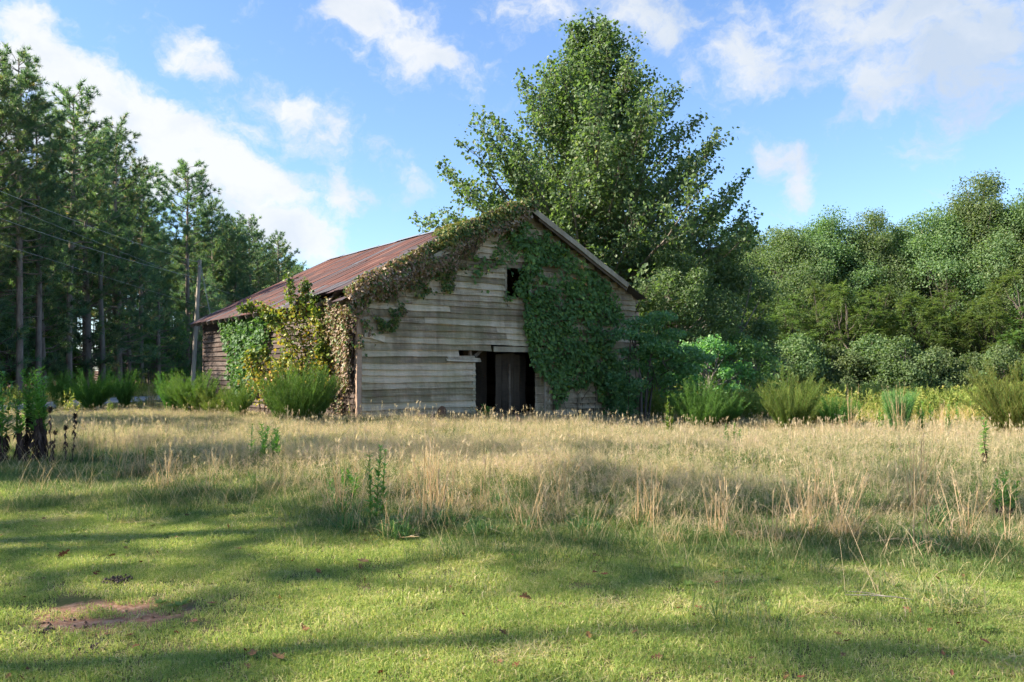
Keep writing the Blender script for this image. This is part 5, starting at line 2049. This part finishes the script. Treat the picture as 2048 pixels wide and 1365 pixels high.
def tall_weed(name, label, px, Y, stems, seed, leaf_len=.10, cat='weed', droop=.0, dead_frac=.0, mat='weed_leaf', branchy=False):
    """upright leafy weed; stems = list of (dx, dy, height, lean)"""
    global rng
    keep = rng
    rng = np.random.default_rng(seed)
    x = (px - 1024) / F * Y
    root = empty(name, (x, Y, float(ground_z(x, Y)) - .01))
    tag(root, label, cat)
    w, l, dd = MB(), MB(), MB()
    nd = 0
    for dx, dy, h, lean in stems:
        az = rng.uniform(0, 6.28)
        n = 8
        t = np.linspace(0, 1, n)[:, None]
        P = np.array([dx, dy, 0]) + np.array([math.sin(lean) * math.cos(az), math.sin(lean) * math.sin(az), math.cos(lean)]) * h * t
        P += rng.normal(0, .008 * h, (n, 3)).cumsum(0) * t
        w.tube(P, np.linspace(.008, .003, n), 5)
        q = int(70 * h / max(.4, leaf_len * 6))
        tt = rng.uniform(max(.12, dead_frac), 1.0, q)
        b = np.stack([np.interp(tt, t[:, 0], P[:, c]) for c in range(3)], 1)
        a = rng.uniform(0, 6.28, q)
        up = rng.uniform(.15, .9, q) - droop * (1 - tt)
        D = np.stack([np.cos(a), np.sin(a), up], 1)
        Nn = np.stack([-np.cos(a) * .5, -np.sin(a) * .5, np.ones(q)], 1)
        l.leaves(b, D, Nn, leaf_len * rng.uniform(.6, 1.2, q) * np.clip(1.35 - .75 * tt, .4, 1), .15, .04, np.clip(rng.normal(.45, .2, q) + .15 * (tt - .5), 0, 1))
        if dead_frac:
            q = int(26 * h)
            tt = rng.uniform(.04, dead_frac + .06, q)
            b = np.stack([np.interp(tt, t[:, 0], P[:, c]) for c in range(3)], 1)
            a = rng.uniform(0, 6.28, q)
            D = np.stack([np.cos(a) * .4, np.sin(a) * .4, -np.ones(q)], 1)
            dd.leaves(b, D, rand_dirs(q), leaf_len * rng.uniform(.6, 1.2, q), .16, .1, rng.random(q))
            nd += q
    w.build('stems', M['weed_leaf'] if dead_frac < .4 else M['weed_dead'], root, (0,))
    l.build('leaves', M[mat], root)
    if nd:
        dd.build('withered_leaves', M['weed_dead'], root)
    rng = keep


rw = np.random.default_rng(77)
tall_weed('tall_weed', 'cluster of tall leafy weeds with blackened lower leaves at the left edge', 62, 13.3,
          [(rw.normal(0, .25), rw.normal(0, .25), rw.uniform(1.05, 1.72), rw.uniform(.02, .22)) for _ in range(14)], 701, .17, dead_frac=.48)
tall_weed('tall_weed', 'tall leafy weeds cut by the left edge of the photo, behind the blackened cluster', -5, 13.6,
          [(rw.normal(0, .3), rw.normal(0, .25), rw.uniform(1.0, 1.55), rw.uniform(.02, .2)) for _ in range(10)], 702, .16, dead_frac=.32)
tall_weed('withered_weed', 'small withered black weed stalks right of the left-edge cluster', 118, 13.2,
          [(rw.normal(0, .12), rw.normal(0, .1), rw.uniform(.35, 1.0), rw.uniform(.02, .2)) for _ in range(5)], 703, .10, dead_frac=.9, mat='weed_dead')
tall_weed('leafy_weed', 'bushy green weed in the left meadow grass', 540, 12.6, [(rw.normal(0, .13), rw.normal(0, .12), rw.uniform(.45, .78), rw.uniform(.05, .3)) for _ in range(11)], 704, .13)
tall_weed('leafy_weed', 'short green weed left of the lone weed with bare stem', 692, 9.2, [(rw.normal(0, .09), rw.normal(0, .08), rw.uniform(.26, .44), rw.uniform(.05, .3)) for _ in range(5)], 705, .09, dead_frac=.3)
tall_weed('leafy_weed', 'lone upright weed with a bare lower stem at the lawn edge', 752, 7.9, [(0, 0, .80, .03), (.05, .02, .76, .07), (-.06, .01, .74, .09)], 706, .10)
tall_weed('leafy_weed', 'bright yellow-green flowering weed in front of the barn right corner', 1336, 21.5, [(0, 0, 1.15, .03), (.05, 0, .9, .12), (-.05, .03, .95, .1), (.03, .05, .7, .15)], 707, .17, mat='fennel_dry')
tall_weed('leafy_weed', 'bright green weed trio in the meadow right of the barn', 1468, 15.5, [(-.16, 0, .62, .04), (0, .03, .66, .03), (.13, 0, .52, .06), (.05, -.08, .45, .1), (-.08, .05, .5, .1)], 708, .10)
tall_weed('leafy_weed', 'single weed with drooping withered lower leaves in the right meadow', 1969, 12.0, [(0, 0, .86, .02), (.01, .02, .8, .03)], 709, .12, droop=1.4, dead_frac=.42)
tall_weed('leafy_weed', 'leafy weed with a dark stalk at the right edge of the lawn', 2008, 8.6, [(0, 0, .56, .05), (-.05, 0, .5, .15), (.08, .03, .48, .15), (.12, 0, .4, .3)], 710, .10, dead_frac=.35)
tall_weed('leafy_weed', 'small dark green sprout in the doorway of the barn', 975, 24.4, [(rw.normal(0, .15), rw.normal(0, .08), rw.uniform(.5, .75), rw.uniform(.1, .4)) for _ in range(6)], 711, .16)
for i, (px, Y) in enumerate([(1690, 24), (1735, 25), (1765, 23.5), (1855, 26), (1905, 24.5), (1715, 28), (1780, 29), (1845, 23.5), (1940, 27)]):
    tall_weed('field_stalk', 'slender dark green weed stalk in the right field behind the meadow', px, Y, [(rw.normal(0, .1), 0, rw.uniform(.7, 1.0), .05) for _ in range(3)], 720 + i, .14)
for o in list(col.objects):
    if o.name.startswith('field_stalk') and o.parent is None:
        o['group'] = 'slender weed stalks in the right field'


# ------------------------------------------------------------------ utility poles and wires
def utility_pole(name, label, base, top, r0=.15):
    root = empty(name, (base[0], base[1], base[2]))
    tag(root, label, 'utility pole')
    mb = MB()
    t = np.linspace(0, 1, 8)[:, None]
    P = (np.array(top) - base) * t
    P[0, 2] -= .4
    mb.tube(P, np.linspace(r0, r0 * .72, 8), 10, cap=True)
    mb.build('post', M['pole'], root, (0,))
    for k, dz in enumerate((.12, 1.15)):
        q = MB()
        c = P[-1] - np.array([.0, .0, dz])
        q.tube(np.array([c + [-.05, 0, 0], c + [-.14, 0, 0], c + [-.15, 0, .0], c + [-.22, 0, 0]]), [.03, .035, .06, .04], 8, cap=True)
        q.build('insulator', M['insulator'], root, (0,))
    br = MB()
    c = P[-1] - np.array([0, 0, .45])
    br.box(c + [-.04, -.2, -.05], c + [.05, -.08, .05])
    br.build('bracket', M['steel'], root)
    return root


top_a = at(400, 520, 52.0)
base_a = np.array([at(384, 750, 52.0)[0], 52.0, 0.0])
utility_pole('utility_pole', 'leaning wooden utility pole beside the road behind the barn', base_a, top_a)
base_b = np.array([-19.3, 14.0, 0.0])
top_b = np.array([-19.3, 14.0, 9.6])
utility_pole('utility_pole', 'wooden utility pole farther up the road, outside the photo on the left', base_b, top_b)


def wire(name, label, a, b, sag, r=.011):
    t = np.linspace(0, 1, 28)[:, None]
    p = np.asarray(a) * (1 - t) + np.asarray(b) * t
    p[:, 2] -= sag * 4 * t[:, 0] * (1 - t[:, 0])
    mb = MB()
    mb.tube(p, r, 5)
    o = mb.build(name, M['wire'], None, (0,))
    tag(o, label, 'power line', 'power lines along the road')


wire('power_line', 'uppermost power line running from the leaning pole to the left', top_a + [-.2, 0, -.12], top_b + [-.2, 0, -.1], .55, .009)
wire('power_line', 'second power line below the uppermost, ending lower on the leaning pole', top_a + [-.2, 0, -1.15], top_b + [-.2, 0, -1.2], .55, .009)
wire('power_line', 'third thin power line crossing the pine trunks below the pole top', np.array([-21.5, 88, 6.8]), top_b + [.1, 0, -.75], .5, .006)
wire('power_line', 'lowest faint power line crossing the pine trunks', np.array([-21.3, 88, 5.4]), top_b + [.1, 0, -2.4], .5, .006)
wire('guy_wire', 'guy cable slanting from the leaning pole down behind the roof', top_a + [.06, 0, -.35], np.array([at(452, 680, 55)[0], 55.0, 0.0]), 0.0, .018)
wire('guy_wire', 'second guy cable close beside the first, behind the roof', top_a + [.08, 0, -.75], np.array([at(452, 680, 55)[0] - .1, 55.3, 0.0]), 0.02, .014)
fp = empty('marker_post', (at(366, 760, 40)[0], 40.0, 0))
tag(fp, 'short grey wooden post standing by the road left of the barn', 'post')
mbp = MB()
mbp.tube(np.array([(0, 0, -.2), (.01, 0, .6), (.02, .01, 1.15)]), [.09, .085, .08], 8, cap=True)
mbp.build('shaft', M['bark_grey'], fp, (0,))


# ------------------------------------------------------------------ small things on the ground
def lump(name, label, cat, loc, size, mat, seed, squash=.6, bits=80):
    r = np.random.default_rng(seed)
    mb = MB()
    for k in range(bits):
        c = r.normal(0, 1, 3) * [size * .42, size * .36, size * .2]
        c[2] = abs(c[2]) * .9 + .005
        s = size * r.uniform(.05, .17)
        d = np.array([[1, 0, 0], [0, 1, 0], [-1, 0, 0], [0, -1, 0], [0, 0, 1], [0, 0, -1]]) * s * r.uniform(.6, 1.3, (6, 1)) + c
        d += r.normal(0, s * .15, (6, 3))
        mb.add(d, [(0, 1, 4), (1, 2, 4), (2, 3, 4), (3, 0, 4), (1, 0, 5), (2, 1, 5), (3, 2, 5), (0, 3, 5)])
    o = mb.build(name, M[mat], None, loc=loc)
    tag(o, label, cat)


def gp(px, py):
    Y = F * EYE / (py - HOR)
    x = (px - 1024) / F * Y
    return (x, Y, float(ground_z(x, Y)))


lump('soil_clod', 'dark crumbly soil clod lying on the sunny lawn at lower left', 'clod', gp(238, 1176), .10, 'clod', 1, bits=110)
lump('dark_litter', 'black leaf-litter heap at the left end of the bare clay patch', 'litter', gp(92, 1274), .07, 'clod', 2)
lump('dark_litter', 'small black litter lump near the bottom edge under the clay patch', 'litter', gp(185, 1306), .08, 'clod', 3, bits=24)
lump('clay_lump', 'pinkish clay lump at the foot of the green tuft left of the lone weed', 'clod', gp(648, 1058), .13, 'log', 4, bits=30)

LEAF_OUT = [(0, 0), (.14, .10), (.30, .08), (.38, .28), (.50, .14), (.62, .34), (.70, .15), (.86, .20), (1, 0), (.86, -.18), (.70, -.14), (.60, -.32), (.50, -.13), (.36, -.27), (.30, -.08), (.14, -.10)]


def dead_leaf_mesh(seed):
    r = np.random.default_rng(seed)
    pts = np.array(LEAF_OUT) + r.normal(0, .02, (16, 2))
    z = .22 * pts[:, 1] ** 2 * 4 * r.uniform(.5, 1.6) + .10 * (pts[:, 0] - .5) ** 2 * 4 * r.uniform(-1, 1.5)
    V = np.concatenate([np.stack([pts[:, 0] - .5, pts[:, 1], z], 1), [[0, 0, -.02]]])
    Fc = [(i, (i + 1) % 16, 16) for i in range(16)]
    mb = MB()
    mb.add(V, Fc, r.uniform(.3, .9))
    return mb.mesh('dead_leaf', M['litter'])


dl = [dead_leaf_mesh(s) for s in range(6)]
named = [(1050, 1212, .085, 3, 'largest rust-red fallen leaf on the middle of the lawn'), (127, 1124, .10, 5, 'orange fallen leaf on the left lawn beyond the soil clod'),
         (725, 1136, .09, 1, 'brown fallen leaf below the green arching tuft'), (1177, 1298, .06, 2, 'small red-brown fallen leaf near the bottom middle of the lawn'),
         (505, 1330, .09, 0, 'curled brown fallen leaf near the bottom edge, left of the middle'), (555, 1338, .09, 4, 'pinkish curled fallen leaf at the bottom edge beside the brown one')]
for px, py, s, k, lab in named:
    o = obj('dead_leaf', dl[k], None, Vector(gp(px, py)) + Vector((0, 0, .045)))
    o.scale = (s * 1.15,) * 3
    o.rotation_euler = (rng.normal(0, .4), rng.normal(0, .4), rng.uniform(0, 6.28))
    tag(o, lab, 'leaf', 'fallen leaves on the lawn')
gr = np.random.default_rng(91)
for i in range(40):                                # grit and crumbs on the bare clay
    a, q = gr.uniform(0, 6.28), gr.uniform(0, 1) ** .5
    x, y = -2.58 + .42 * q * math.cos(a), 5.12 + .32 * q * math.sin(a)
    d = np.array([[1, 0, 0], [0, 1, 0], [-1, 0, 0], [0, -1, 0], [0, 0, 1], [0, 0, -1]]) * gr.uniform(.005, .013) * gr.uniform(.6, 1.3, (6, 1))
    pb = MB()
    pb.add(d, [(0, 1, 4), (1, 2, 4), (2, 3, 4), (3, 0, 4), (1, 0, 5), (2, 1, 5), (3, 2, 5), (0, 3, 5)])
    o = pb.build('pebble', M['log'] if i % 3 else M['clod'], None, loc=(x, y, float(ground_z(x, y)) + .004))
    tag(o, 'small brown soil crumb on the bare clay patch', 'crumb', 'crumbs on the bare clay')
for i in range(170):
    y = 4.0 + 5.5 * rng.random() ** 1.3
    x = rng.uniform(-.7, .7) * y
    o = obj('dead_leaf', dl[i % 6], None, (x, y, float(ground_z(x, y)) + rng.uniform(.015, .04)))
    s = rng.uniform(.035, .075)
    o.scale = (s,) * 3
    o.rotation_euler = (rng.normal(0, .5), rng.normal(0, .5), rng.uniform(0, 6.28))
    tag(o, 'small brown fallen leaf lying in the lawn grass', 'leaf', 'fallen leaves on the lawn')

tw = MB()
g0 = np.array(gp(1690, 1215))
tw.tube(np.array([(0, 0, .05), (.15, -.02, .055), (.32, -.05, .05), (.42, -.075, .04)]), [.003, .004, .0045, .003], 5)
tw.tube(np.array([(.05, .09, .05), (.16, .04, .055), (.26, -.035, .052)]), [.002, .003, .003], 5)
o = tw.build('fallen_twig', M['bark_grey'], None, (0,), loc=g0)
tag(o, 'pale forked twig lying on the sunlit lawn at lower right', 'twig')

# broken stump of timber against the barn front
lg = empty('broken_timber', barn_xyz(2.45, -.45, .0))
tag(lg, 'short rotten brown timber stub leaning against the barn front boards', 'timber')
q = MB()
q.tube(np.array([(0, 0, -.3), (.05, .05, .1), (.10, .12, .38), (.12, .16, .46)]), [.15, .15, .13, .08], 8, cap=True)
q.tube(np.array([(-.25, -.02, -.2), (-.18, .02, .05), (-.10, .05, .22)]), [.03, .03, .02], 6)
q.build('log', M['log'], lg, (0,))

# leaves, stems and blades too fine to pick apart stay joined
for o in bpy.data.objects:
    if o.parent is not None and o.name.split('.')[0] in ('leaves', 'foliage', 'stems', 'blades', 'seed_stalks', 'withered_leaves'):
        o['kind'] = 'stuff'
